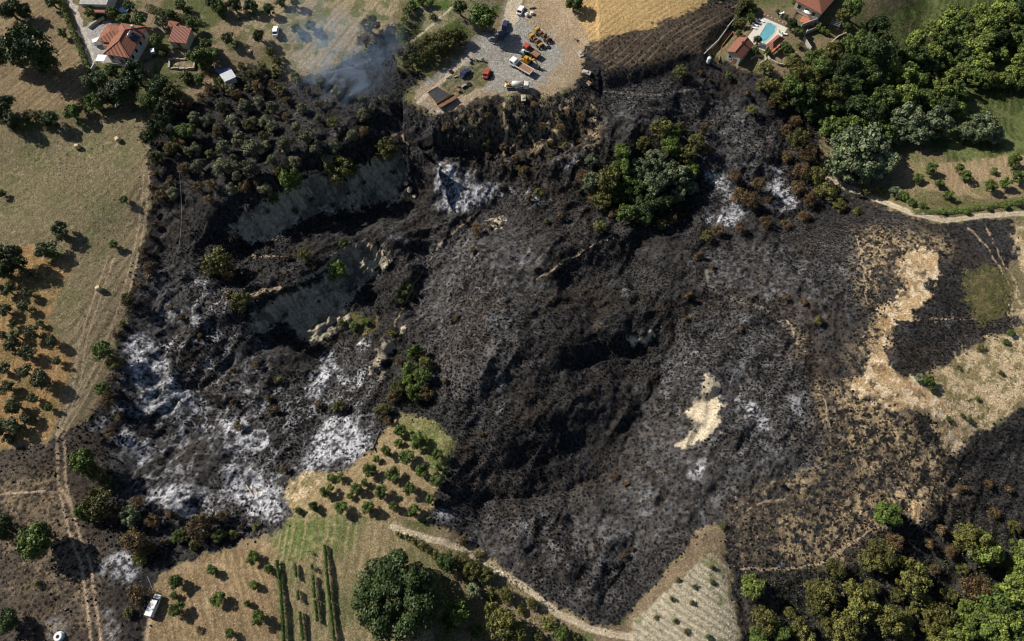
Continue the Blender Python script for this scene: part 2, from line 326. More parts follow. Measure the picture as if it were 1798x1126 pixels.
def pad(key, pts, soft=2.0, dz=0.0):
    z0 = hit(*np.mean(pts, 0))[2] + dz
    PADZ[key] = flatten([tuple(map(float, unproj(a, b, z0))) for a, b in pts], z0, soft)
pad('yard', [(752,178),(790,150),(825,95),(870,60),(885,35),(900,-5),(932,-5),(1000,55),(1008,110),(990,132),(962,152),(900,160),(860,156),(805,182),(775,192)], 15, -1.6)
bk = np.clip(sample(raster([[(690,190),(745,195),(775,206),(860,176),(960,176),(1010,160),(1060,200),(1050,290),(880,330),(740,300)]], 8), *proj(GX, GY, GZ)), 0, 1)
GZ += bk * ((fbm(GX, GY, 6, 120, 4, .55) - .5) * 4.2 + (.5 - np.abs(2*fbm(GX, GY*.5, 4, 121, 3) - 1)*2) * .8)
pad('house', [(150,50),(195,35),(275,45),(268,110),(235,125),(160,118)], 3)
pad('upper', [(130,-20),(200,-20),(200,18),(140,18)], 2)
pad('shed', [(292,35),(345,45),(340,95),(290,85)], 2)
pad('metalshed', [(375,115),(420,120),(415,152),(375,150)], 2)
pad('ruin', [(290,98),(348,98),(348,126),(290,126)], 2)
pad('poolhouse', [(1268,95),(1302,60),(1330,82),(1312,125)], 2)
pad('deck', [(1305,75),(1340,26),(1392,50),(1372,90),(1345,105),(1320,90)], 1.5)
pad('villa', [(1385,-30),(1470,-40),(1475,20),(1445,40),(1395,10)], 2)
pad('patio', [(1398,38),(1408,22),(1440,34),(1425,60)], 1.2, -.2)
pad('terrace', [(1418,62),(1448,45),(1490,70),(1455,98),(1435,95)], 1.5, -.6)


def lin(c):
    return np.array([(v/12.92 if v <= .04045 else ((v+.055)/1.055)**2.4) for v in c])
def land():
    x = GX.ravel(); y = GY.ravel(); z = GZ.ravel()
    px, py = proj(x, y, z)
    behind = (np.hypot(x, y-90) > 420)
    wob = 8
    nx = (fbm(x, y, 2.6, 21, 3) - .5) * 2; ny = (fbm(x, y, 2.6, 22, 3) - .5) * 2
    qx = px + nx * wob; qy = py + ny * wob
    f1 = fbm(x, y, 1.1, 31, 3); f2 = fbm(x, y, 5, 32, 4); f3 = fbm(x, y, 20, 33, 3); f4 = vnoise(x, y, .45, 34)
    speck = fbm(x, y, .9, 35, 2)
    col = np.empty((x.size, 3)); A = lambda r, g, b: np.array([r, g, b])
    def mix(c, k):
        k = k[:, None]; col[:] = col * (1 - k) + c * k
    def rag(m, amp=.5, sharp=.18, n=None):
        n = f1 if n is None else n
        return sstep(.5 - sharp, .5 + sharp, m + (n - .5) * amp)
    S = lambda polys, b=2, warp=True: sample(raster(polys, b), qx if warp else px, qy if warp else py)
    col[:] = A(.155, .125, .075)
    mix(A(.10, .105, .045), sstep(.45, .65, f2))
    mix(A(.22, .17, .11), sstep(.5, .7, f3) * .7)
    mix(A(.20, .15, .088), rag(S(TOPLEFT, 3))); 
    mix(A(.17, .13, .08), rag(S(TOPLEFT, 3)) * sstep(.45, .7, f2) * .7)
    m = rag(S(GARDEN, 3)); mix(A(.20, .155, .10), m); mix(A(.085, .095, .04), m * sstep(.45, .6, f2))
    m = rag(S(MIDFIELD, 3)); mix(A(.27, .22, .145), m); mix(A(.10, .12, .05), m * sstep(.48, .62, fbm(x, y, 3, 41, 3)) * .9)
    m = rag(S(SCRUBG, 3)); mix(A(.20, .18, .11), m); mix(A(.07, .10, .03), m * sstep(.42, .6, f2))
    m = rag(S(STUBBLE, 2), .3); mix(A(.158, .13, .077), m); mix(A(.11, .115, .05), m * sstep(.45, .7, f2) * .6); mix(A(.25, .21, .145), m * sstep(.55, .8, f1) * .6)
    m2 = rag(S(TANSTRIP, 8), .5, .4) * m
    fur = 0.5 + 0.5 * np.sin((x * .97 + y * -.33) * 2.6 + 2 * vnoise(x, y, 9, 44)); fur = fur * .6 + .4 * vnoise(x * .97 - y * .33, (x * .33 + y * .97) * .12, .7, 45)
    mix(A(.25, .195, .125), m2 * .85); mix(A(.13, .105, .065), m2 * sstep(.42, .66, fur) * .85)
    m = rag(S(ORANGE, 2), .5); mix(A(.27, .17, .08), m); mix(A(.13, .105, .045), m * sstep(.45, .6, f2) * .7); mix(A(.36, .25, .13), m * sstep(.55, .75, f1) * .6)
    m = rag(S(STRAWFIELD, 2), .2)
    arc = np.hypot(x + 40, y - 300); rows = .5 + .5 * np.sin((x * .62 - y * .78) * 3.6 + 3 * vnoise(x, y, 14, 46)); rows = rows * .5 + .5 * vnoise(x * .62 - y * .78, (x * .78 + y * .62) * .1, .8, 47)
    mix(A(.40, .275, .13), m); mix(A(.27, .20, .09), m * sstep(.4, .75, rows) * .7)
    me = m
    m = rag(S(LOWFIELD, 3), .4); mix(A(.205, .165, .095), m); mix(A(.09, .105, .045), m * sstep(.40, .60, fbm(x, y, 7, 48, 4)) * .85)
    m = rag(S(LOWORCH, 3), .8); mix(A(.25, .20, .115), m); mix(A(.17, .125, .07), m * sstep(.5, .7, f1) * .7)
    m = rag(S(LOWORCHG, 7), 1.0, .25); mix(A(.085, .115, .035), m * .9); mix(A(.25, .22, .12), m * sstep(.55, .7, f1) * .6)
    m = rag(S(BLORCH, 2), .35); mix(A(.215, .155, .09), m); mix(A(.13, .10, .055), m * sstep(.5, .66, f1) * .6); mix(A(.36, .28, .18), m * sstep(.6, .75, f2) * .6)
    m = rag(S(TRI, 1), .2); mix(A(.17, .13, .085), m)
    mc = rag(S(TRICORE, 4), .5) * m; rw = .5 + .5 * np.sin((x * .55 + y * .83) * 4.0 + 3 * vnoise(x, y, 6, 49))
    mix(A(.37, .33, .245), mc); mix(A(.21, .185, .13), mc * sstep(.45, .8, rw) * .75); mix(A(.12, .13, .06), mc * sstep(.6, .72, f2) * .8)
    m = rag(S(GREENR, 6), .5); mix(A(.05, .066, .022), m); mix(A(.10, .12, .045), m * sstep(.5, .65, f2)); mix(A(.085, .062, .04), m * sstep(.58, .7, f3) * .7)
    m = rag(S(RORCH, 2), .4); mix(A(.26, .195, .12), m); mix(A(.12, .13, .05), m * sstep(.52, .66, f2) * .7)
    m = rag(S(COURT, 1), .1, .1); mix(A(.30, .29, .275), m)
    m = rag(S(DRIVE, 1), .1, .1); mix(A(.42, .385, .335), m)
    m = rag(S(YARDDIRT, 3), .5); mix(A(.29, .225, .15), m)
    m = rag(S(YARD, 4), .3); mix(A(.27, .26, .24), m); mix(A(.22, .21, .19), m * sstep(.45, .6, f2) * .7)
    yd = rag(S(YARDDIRT, 5), .9); mix(A(.30, .225, .145), yd * .85); mix(A(.36, .29, .20), yd * sstep(.5, .7, f2) * .6)
    m = rag(S(YARDISLE, 2), .6); mix(A(.16, .125, .075), m); mix(A(.08, .09, .04), m * sstep(.45, .6, f1))
    # ---- cultivation and mowing lines, trodden paths
    def lines(polys, ang, wl, col_, amt, seed, bl=4):
        ca, sa = math.cos(math.radians(ang)), math.sin(math.radians(ang)); u = x*ca + y*sa + (fbm(x, y, 12, seed, 2)-.5)*3; v = -x*sa + y*ca
        q = .45*(.5+.5*np.sin(u*2*math.pi/wl)) + .55*vnoise(u, v*.10, wl*.45, seed+1)
        mix(col_, rag(S(polys, bl), .5) * sstep(.48, .72, q) * amt)
    lines(TOPLEFT, -35, 1.5, A(.13, .10, .058), .55, 80); lines(TOPLEFT, -35, 2.3, A(.27, .205, .125), .5, 81)
    lines(STUBBLE, 12, 1.3, A(.20, .175, .105), .38, 82); lines(STUBBLE, -40, 2.6, A(.10, .098, .048), .4, 83)
    lines(LOWFIELD, 2, 1.7, A(.27, .215, .13), .6, 84); lines(LOWFIELD, 2, 2.6, A(.11, .10, .05), .5, 85)
    lines(BLORCH, 25, 1.3, A(.30, .225, .13), .45, 86); lines(BLORCH, 25, 1.9, A(.12, .085, .05), .5, 87)
    lines(LOWORCH, -28, 1.4, A(.20, .14, .075), .6, 88); lines(MIDFIELD, -32, 1.8, A(.16, .13, .07), .6, 89); lines(RORCH, -20, 1.6, A(.17, .125, .07), .5, 90)
    lines(ORANGE, 20, 1.5, A(.15, .105, .05), .5, 91); lines(GREENR, -20, 2.2, A(.13, .13, .055), .5, 92); lines(YARD, -40, 2.0, A(.20, .175, .14), .35, 93)
    # ---- burn
    b = S(BURN, 4)
    isle = rag(S(UNBURN, 5), 2.0, .10, fbm(x, y, 2.6, 74, 5, .72)) * sstep(.03, .12, S(UNBURN, 6))
    sp = S(SPARSE, 7)
    burn = rag(b, .9, .10, f1 * .6 + .4 * fbm(x, y, .6, 73, 2))
    strawcol = A(.27, .205, .125) * (0.5 + 1.0 * fbm(x, y, .7, 50, 2)[:, None])
    under = col.copy()
    spk = np.clip(sp * (sstep(.38, .62, fbm(x, y, 9, 51, 3)) * .9 + .35), 0, 1) * sstep(.42, .60, fbm(x, y, 1.1, 65, 3, .8)) * .9
    bcol = A(.022, .0212, .0212) * (0.45 + 1.1 * f2[:, None])
    grey = A(.043, .042, .0425)
    soft = S(ASHSOFT, 12)
    k = (.10 + .65 * soft) * sstep(.3, .6, f2 * .5 + fbm(x, y, 1.4, 76, 4, .8) * .5); bcol = bcol * (1 - k[:, None]) + grey * k[:, None]
    k = sstep(.50, .75, speck) * .35 * (.4 + soft); bcol = bcol * (1 - k[:, None]) + A(.115, .113, .118) * k[:, None]
    br = sstep(.58, .74, fbm(x, y, 11, 52, 4)) * .35; bcol = bcol * (1 - br[:, None]) + A(.038, .028, .019) * br[:, None]
    thin = sstep(.5, .62, f3) * sstep(.52, .7, f1) * .15; bcol = bcol * (1 - thin[:, None]) + A(.12, .085, .055) * thin[:, None]
    # wispy pale streaks in the ash basins
    a = S(ASH, 5); ridge = 1 - np.abs(2 * fbm(x, y, 6, 53, 4, .6) - 1) * 3
    ak = sstep(.30, 1.05, a * 1.02 + (.55 * fbm(x*.75-y*.66, (x*.66+y*.75)*.35, 3.0, 54, 5, .7) + .45 * fbm(x, y, 6, 95, 4, .65) - .5) * 2.3)
    lefta = S([[(150,480),(460,500),(640,590),(680,720),(560,860),(500,940),(150,940)]], 10); ak2 = soft * sstep(.72, .97, ridge) * (.12 + .35 * lefta) + sstep(.15, .6, soft) * sstep(.60, .72, fbm(x, y, 5, 57, 5, .7)) * (.15 + .5 * lefta); ak2 = np.clip(ak2, 0, .8)
    ak = np.maximum(ak * .95, ak2)
    sx = (.16 + 1.05 * sstep(.36, .58, fbm(x, y, 1.1, 58, 4, .8)))
    bcol = bcol * (1 - ak[:, None]) + (A(.31, .315, .34) * sx[:, None]) * ak[:, None]
    bcol = bcol * (1 - spk[:, None]) + strawcol * spk[:, None]
    # burnt stubble on the top field and brown scorched earth bottom left
    bs = rag(S(STRAWEDGE, 3), .3) * me
    bcol = bcol * (1 - bs[:, None]) + (A(.060, .048, .038) * (1 - sstep(.4, .7, rows)[:, None] * .5) + A(.17, .125, .08) * (sstep(.5, .85, rows) * .55)[:, None]) * bs[:, None]
    bl = sample(raster([[(-500,780),(150,740),(170,800),(200,1000),(250,1500),(-500,1500)]], 6), qx, qy)
    bcol = bcol * (1 - .55 * bl[:, None]) + A(.115, .09, .07) * (.5 + f2[:, None]) * .35 * bl[:, None]
    keep = burn * (1 - isle)
    col[:] = under * (1 - keep[:, None]) + bcol * keep[:, None]
    mix(A(.40, .285, .16) * 1.0, isle * .95); mix(A(.04, .036, .032), isle * sstep(.56, .66, fbm(x, y, 3.2, 130, 5, .75)) * .85); mix(A(.27, .175, .09), isle * sstep(.45, .6, f2) * .7); mix(A(.60, .51, .38), isle * sstep(.5, .62, fbm(x, y, 1.3, 66, 3, .75)) * .7)
    m = rag(S(PALEHILL, 6), 1.4, .14, fbm(x, y, 3, 75, 5, .7)) * sstep(.03, .12, S(PALEHILL, 7)); mix(A(.40, .31, .195), m); mix(A(.15, .125, .06), m * sstep(.46, .58, fbm(x, y, 2.2, 55, 4, .7)) * .85); mix(A(.5, .44, .34), m * sstep(.6, .75, f1) * .5)
    keep = keep * (1 - m)
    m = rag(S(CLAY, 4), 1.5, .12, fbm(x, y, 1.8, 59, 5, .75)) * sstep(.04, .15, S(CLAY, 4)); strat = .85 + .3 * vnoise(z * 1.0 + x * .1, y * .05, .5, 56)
    sunny = sample(raster(CLAY[2:], 1), qx, qy)[:, None]; mix((A(.36, .315, .235) * (1 - sunny) + A(.48, .41, .30) * sunny) * strat[:, None], m); mix(A(.085, .078, .065), m * (1 - sunny[:, 0]) * sstep(.5, .62, fbm(x, y, 4.5, 60, 5, .75)) * .85); rill = 1 - np.abs(2*vnoise((x + y), (x - y)*.12, 1.6, 97) - 1); mix(A(.15, .135, .105), m * (1 - sunny[:, 0]) * sstep(.7, .95, rill) * .6)  # sunlit clay painted paler than the clay of the shaded cliffs
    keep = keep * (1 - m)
    m = rag(S(PATCHG, 6), 1.5, .2, fbm(x, y, 2, 94, 4, .7)) * sstep(.03, .12, S(PATCHG, 7)); mix(A(.085, .082, .034), m * .75); mix(A(.15, .12, .06), m * sstep(.5, .65, f1) * .6); keep = keep * (1 - m)
    # lines
    L = lambda l, amp=.3: rag(sample(rline(l, 0), px + nx * 1.5, py + ny * 1.5), amp, .3)
    m = L(TRACKS, .5); mix(A(.12, .11, .10), m * .7)
    m = rag(sample(rline(TRAILS_LITCRESTS, 0), px + nx * 5, py + ny * 5), 1.5, .2, fbm(x, y, 1.4, 96, 4, .75)) * sstep(.02, .1, sample(rline(TRAILS_LITCRESTS, 2), px, py)); mix(A(.36, .275, .185), m * .85); keep = keep * (1 - m)  # bare trails, and sunlight on the cliff crests painted in the same tan
    m = L([(q, w_ * 1.5) for q, w_ in RUTS], .4); mix(A(.33, .25, .175), m * .9)
    m = L(ROADS, .2); mix(A(.42, .355, .265), m * .9); keep = keep * (1 - m)
    mid = rag(sample(rline([(r[0], 1.6) for r in ROADS[:2]], 0), px, py), .5, .3); mix(A(.22, .20, .11), mid * .5)
    col[behind] = A(.12, .11, .06)
    col *= (.80 + .40 * f4[:, None])
    return np.clip(col, .004, .8), np.clip(keep, 0, 1), px, py
COL, KEEP, GPX, GPY = land()

# ------------------------------------------------------------------ materials
def material(name):
    m = bpy.data.materials.new(name); m.use_nodes = True; n = m.node_tree.nodes; b = n['Principled BSDF']
    b.inputs['Specular IOR Level'].default_value = .2; b.inputs['Roughness'].default_value = .9
    return m, n, m.node_tree.links, b
def ground_material():
    m, n, l, b = material('ground_cover'); b.inputs['Specular IOR Level'].default_value = .05
    a = n.new('ShaderNodeAttribute'); a.attribute_name = 'cover'
    k = n.new('ShaderNodeAttribute'); k.attribute_name = 'charred'
    geo = n.new('ShaderNodeNewGeometry')
    n1 = n.new('ShaderNodeTexNoise'); n1.inputs['Scale'].default_value = 2.4; n1.inputs['Detail'].default_value = 6; n1.inputs['Roughness'].default_value = .85
    l.new(geo.outputs['Position'], n1.inputs['Vector'])
    r = n.new('ShaderNodeMapRange'); r.inputs[1].default_value = .3; r.inputs[2].default_value = .7; r.inputs[3].default_value = .25; r.inputs[4].default_value = 1.75
    l.new(n1.outputs[0], r.inputs[0])
    mx = n.new('ShaderNodeMix'); mx.data_type = 'RGBA'; mx.blend_type = 'MULTIPLY'; mx.inputs[0].default_value = 1
    n5 = n.new('ShaderNodeTexNoise'); n5.inputs['Scale'].default_value = 5.5; n5.inputs['Detail'].default_value = 2; l.new(geo.outputs['Position'], n5.inputs['Vector'])
    r5 = n.new('ShaderNodeMapRange'); r5.inputs[1].default_value = .36; r5.inputs[2].default_value = .64; r5.inputs[3].default_value = .50; r5.inputs[4].default_value = 1.42; l.new(n5.outputs[0], r5.inputs[0])
    mm = n.new('ShaderNodeMath'); mm.operation = 'MULTIPLY'; l.new(r.outputs[0], mm.inputs[0]); l.new(r5.outputs[0], mm.inputs[1])
    l.new(a.outputs['Color'], mx.inputs[6]); l.new(mm.outputs[0], mx.inputs[7])
    vo = n.new('ShaderNodeTexVoronoi'); vo.inputs['Scale'].default_value = .95
    ad = n.new('ShaderNodeVectorMath'); ad.operation = 'MULTIPLY'; ad.inputs[1].default_value = (1, 1, .2); l.new(geo.outputs['Position'], ad.inputs[0])
    wn = n.new('ShaderNodeTexNoise'); wn.inputs['Scale'].default_value = 1.3; l.new(geo.outputs['Position'], wn.inputs['Vector']); wa = n.new('ShaderNodeVectorMath'); wa.operation = 'ADD'; l.new(ad.outputs[0], wa.inputs[0]); l.new(wn.outputs['Color'], wa.inputs[1]); l.new(wa.outputs[0], vo.inputs['Vector'])
    vr = n.new('ShaderNodeMapRange'); vr.inputs[1].default_value = .22; vr.inputs[2].default_value = .50; vr.inputs[3].default_value = .2; vr.inputs[4].default_value = 1.25; l.new(vo.outputs['Distance'], vr.inputs[0])
    m4 = n.new('ShaderNodeMix'); m4.data_type = 'RGBA'; m4.blend_type = 'MULTIPLY'; ks = n.new('ShaderNodeMath'); ks.operation = 'MULTIPLY'; ks.inputs[1].default_value = .85; l.new(k.outputs['Fac'], ks.inputs[0]); l.new(ks.outputs[0], m4.inputs[0]); l.new(mx.outputs[2], m4.inputs[6]); l.new(vr.outputs[0], m4.inputs[7])
    l.new(m4.outputs[2], b.inputs['Base Color'])
    bp = n.new('ShaderNodeBump'); bp.inputs['Distance'].default_value = .3; bp.inputs['Strength'].default_value = .85
    n2 = n.new('ShaderNodeTexNoise'); n2.inputs['Scale'].default_value = 1.6; n2.inputs['Detail'].default_value = 6; n2.inputs['Roughness'].default_value = .7
    l.new(geo.outputs['Position'], n2.inputs['Vector']); l.new(n2.outputs[0], bp.inputs['Height']); l.new(bp.outputs[0], b.inputs['Normal'])
    return m
def leafmat(name, c, rough=.55, tr=0.0):
    m, n, l, b = material(name); b.inputs['Roughness'].default_value = rough; b.inputs['Specular IOR Level'].default_value = .25
    a = n.new('ShaderNodeAttribute'); a.attribute_name = 'tint'
    oi = n.new('ShaderNodeObjectInfo')
    mr = n.new('ShaderNodeMapRange'); mr.inputs[3].default_value = .72; mr.inputs[4].default_value = 1.28; l.new(oi.outputs['Random'], mr.inputs[0])
    mx = n.new('ShaderNodeMix'); mx.data_type = 'RGBA'; mx.blend_type = 'MULTIPLY'; mx.inputs[0].default_value = 1
    mx.inputs[6].default_value = (*c, 1); l.new(a.outputs['Color'], mx.inputs[7])
    m2 = n.new('ShaderNodeMix'); m2.data_type = 'RGBA'; m2.blend_type = 'MULTIPLY'; m2.inputs[0].default_value = 1
    l.new(mx.outputs[2], m2.inputs[6]); l.new(mr.outputs[0], m2.inputs[7]); l.new(m2.outputs[2], b.inputs['Base Color'])
    return m
def plain(name, c, rough=.6, metal=0, var=.25, scale=3, spec=.3, c2=None, dirt=0):
    m, n, l, b = material(name); b.inputs['Roughness'].default_value = rough; b.inputs['Metallic'].default_value = metal; b.inputs['Specular IOR Level'].default_value = spec
    tc = n.new('ShaderNodeTexCoord'); nz = n.new('ShaderNodeTexNoise'); nz.inputs['Scale'].default_value = scale; nz.inputs['Detail'].default_value = 4; nz.inputs['Roughness'].default_value = .7
    l.new(tc.outputs['Object'], nz.inputs['Vector'])
    mx = n.new('ShaderNodeMix'); mx.data_type = 'RGBA'
    c2 = c2 or tuple(v * (1 - var * 1.6) for v in c)
    mx.inputs[6].default_value = (*c2, 1); mx.inputs[7].default_value = (*[min(1, v * (1 + var * .6)) for v in c], 1)
    r = n.new('ShaderNodeMapRange'); r.inputs[1].default_value = .3; r.inputs[2].default_value = .62; l.new(nz.outputs[0], r.inputs[0])
    l.new(r.outputs[0], mx.inputs[0]); l.new(mx.outputs[2], b.inputs['Base Color'])
    return m
def tilemat(name, c, c2, pitch=.42):
    """roof tiles whose ribs run down whichever slope they lie on"""
    m, n, l, b = material(name); b.inputs['Roughness'].default_value = .85
    geo = n.new('ShaderNodeNewGeometry')
    cr = n.new('ShaderNodeVectorMath'); cr.operation = 'CROSS_PRODUCT'; cr.inputs[1].default_value = (0, 0, 1); l.new(geo.outputs['True Normal'], cr.inputs[0])
    nm = n.new('ShaderNodeVectorMath'); nm.operation = 'NORMALIZE'; l.new(cr.outputs[0], nm.inputs[0])
    dt = n.new('ShaderNodeVectorMath'); dt.operation = 'DOT_PRODUCT'; l.new(nm.outputs[0], dt.inputs[0]); l.new(geo.outputs['Position'], dt.inputs[1])
    mu = n.new('ShaderNodeMath'); mu.operation = 'MULTIPLY'; mu.inputs[1].default_value = 2 * math.pi / pitch; l.new(dt.outputs['Value'], mu.inputs[0])
    si = n.new('ShaderNodeMath'); si.operation = 'SINE'; l.new(mu.outputs[0], si.inputs[0])
    nz = n.new('ShaderNodeTexNoise'); nz.inputs['Scale'].default_value = 1.6; nz.inputs['Detail'].default_value = 5; nz.inputs['Roughness'].default_value = .8; l.new(geo.outputs['Position'], nz.inputs['Vector'])
    r = n.new('ShaderNodeMapRange'); r.inputs[1].default_value = .32; r.inputs[2].default_value = .68; l.new(nz.outputs[0], r.inputs[0])
    mx = n.new('ShaderNodeMix'); mx.data_type = 'RGBA'; mx.inputs[6].default_value = (*c2, 1); mx.inputs[7].default_value = (*c, 1); l.new(r.outputs[0], mx.inputs[0])
    l.new(mx.outputs[2], b.inputs['Base Color'])
    bp = n.new('ShaderNodeBump'); bp.inputs['Strength'].default_value = .8; bp.inputs['Distance'].default_value = .09; l.new(si.outputs[0], bp.inputs['Height']); l.new(bp.outputs[0], b.inputs['Normal'])
    return m
M = {}
M['ground'] = ground_material()
M['char'] = plain('charred_tussock', (.015, .014, .014), .95, spec=.05, scale=.8, c2=(.004, .004, .004))
M['straw'] = plain('dry_straw', (.33, .25, .15), .95, spec=.05)
M['bark'] = plain('bark', (.12, .095, .07), .95, spec=.05)
M['darkbark'] = plain('charred_bark', (.03, .026, .023), .95, spec=.05)
M['tile'] = tilemat('clay_roof_tiles', (.32, .13, .08), (.19, .085, .06))
M['tile_old'] = tilemat('weathered_roof_tiles', (.30, .125, .095), (.17, .085, .07))
M['wall_white'] = plain('white_plaster', (.50, .49, .46), .9, var=.1, scale=.7)
M['wall_cream'] = plain('cream_plaster', (.52, .46, .37), .9, var=.12, scale=.7)
M['stone'] = plain('pale_stone', (.42, .37, .29), .95, var=.3, scale=1.5)
M['concrete'] = plain('concrete', (.34, .33, .31), .95, var=.2, scale=1.2)
M['glass'] = plain('dark_window_glass', (.02, .025, .03), .08, var=.1, spec=.6)
M['metal'] = plain('galvanised_sheet', (.42, .46, .50), .45, .5, var=.15)
M['solar'] = plain('solar_collector', (.02, .03, .07), .15, var=.1, spec=.6)
M['white'] = plain('white_paint', (.74, .74, .75), .35, var=.08, spec=.5, scale=1.2)
M['offwhite'] = plain('weathered_white_paint', (.58, .57, .53), .5, var=.2, scale=1.6)
M['black'] = plain('black_rubber', (.015, .015, .015), .8)
M['darkmetal'] = plain('dark_steel', (.05, .048, .045), .6, .3)
M['rust'] = plain('rusty_steel', (.17, .085, .045), .85, var=.5, scale=1.2, c2=(.05, .035, .025))
M['yellow'] = plain('faded_yellow_paint', (.42, .25, .07), .5, var=.25, scale=1.3)
M['excav'] = plain('orange_yellow_paint', (.52, .27, .03), .4, var=.15, scale=1.3)
M['red'] = plain('faded_red_paint', (.36, .07, .045), .45, var=.2, scale=1.3)
M['cyan'] = plain('turquoise_paint', (.08, .30, .29), .5, var=.2, scale=1.3)
M['navy'] = plain('dark_blue_paint', (.03, .04, .09), .25, var=.1, spec=.6)
M['silver'] = plain('silver_paint', (.45, .47, .5), .3, .5, var=.1)
M['wood'] = plain('brown_boards', (.25, .135, .075), .85, var=.3, scale=1.6)
M['tarp'] = plain('black_sheet', (.03, .035, .042), .6, var=.3, scale=.8)
M['bluetarp'] = plain('blue_tarpaulin', (.09, .17, .38), .5, var=.3)
M['ringblue'] = plain('pale_turquoise_plastic', (.28, .52, .52), .5, var=.1)
M['deck'] = plain('pale_pool_paving', (.56, .53, .46), .8, var=.08)
M['poolfloor'] = plain('pale_blue_pool_tiles', (.42, .62, .68), .5, var=.08)
M['terra'] = plain('terracotta_paving', (.42, .17, .10), .9, var=.2)
M['hay'] = plain('hay', (.58, .44, .25), .95, var=.3, scale=4)
M['earth'] = plain('trodden_earth', (.20, .165, .12), .95, var=.25, scale=.6)
m, n, l, b = material('pool_water'); b.inputs['Base Color'].default_value = (.55, .88, .93, 1); b.inputs['Roughness'].default_value = .04
b.inputs['Transmission Weight'].default_value = .9; b.inputs['IOR'].default_value = 1.33; M['water'] = m
tc = n.new('ShaderNodeTexCoord'); nz = n.new('ShaderNodeTexNoise'); nz.inputs['Scale'].default_value = 2; l.new(tc.outputs['Object'], nz.inputs['Vector'])
bp = n.new('ShaderNodeBump'); bp.inputs['Strength'].default_value = .1; l.new(nz.outputs[0], bp.inputs['Height']); l.new(bp.outputs[0], b.inputs['Normal'])
LEAF = {'burntolive': (.118, .124, .070),
 'olive': (.098, .114, .050), 'dark': (.036, .058, .018), 'mid': (.072, .108, .024), 'bright': (.120, .158, .034), 'silver': (.115, .145, .078), 'under': (.045, .06, .018), 'weed': (.085, .115, .03),
 'scorch': (.085, .058, .026), 'olivegreen': (.090, .092, .026), 'char': (.045, .038, .026), 'vine': (.065, .11, .022), 'yellow': (.125, .128, .034), 'grey': (.13, .125, .10)}
for k, c in LEAF.items(): M['leaf_' + k] = leafmat('foliage_' + k, c)

# ------------------------------------------------------------------ object helpers
COLN = scene.collection
def tag(o, label=None, cat=None, group=None, kind=None):
    if label: o['label'] = label
    if cat: o['category'] = cat
    if group: o['group'] = group
    if kind: o['kind'] = kind
    return o
def empty(name, loc, rz=0, scale=1):
    o = bpy.data.objects.new(name, None); o.location = loc; o.rotation_euler = (0, 0, rz)
    o.scale = scale if hasattr(scale, '__len__') else (scale,)*3; o.empty_display_size = .5; COLN.objects.link(o); return o
def link(name, me, parent=None):
    o = bpy.data.objects.new(name, me); COLN.objects.link(o)
    if parent: o.parent = parent
    return o
def npmesh(name, V, F, mats, smooth=False):
    """V (n,3), F (m,k) with one k"""
    me = bpy.data.meshes.new(name); V = np.asarray(V, np.float32); F = np.asarray(F, np.int32); k = F.shape[1]
    me.vertices.add(len(V)); me.vertices.foreach_set('co', V.ravel())
    me.loops.add(F.size); me.loops.foreach_set('vertex_index', F.ravel())
    me.polygons.add(len(F)); me.polygons.foreach_set('loop_start', np.arange(0, F.size, k, dtype=np.int32))
    try: me.polygons.foreach_set('loop_total', np.full(len(F), k, np.int32))
    except Exception: pass
    me.polygons.foreach_set('use_smooth', np.full(len(F), smooth)); me.update(calc_edges=True)
    for m in (mats if isinstance(mats, (list, tuple)) else [mats]): me.materials.append(m)
    return me
def colattr(me, name, C):
    a = me.attributes.new(name, 'FLOAT_COLOR', 'POINT'); C4 = np.ones((len(C), 4), np.float32); C4[:, :3] = C; a.data.foreach_set('color', C4.ravel())

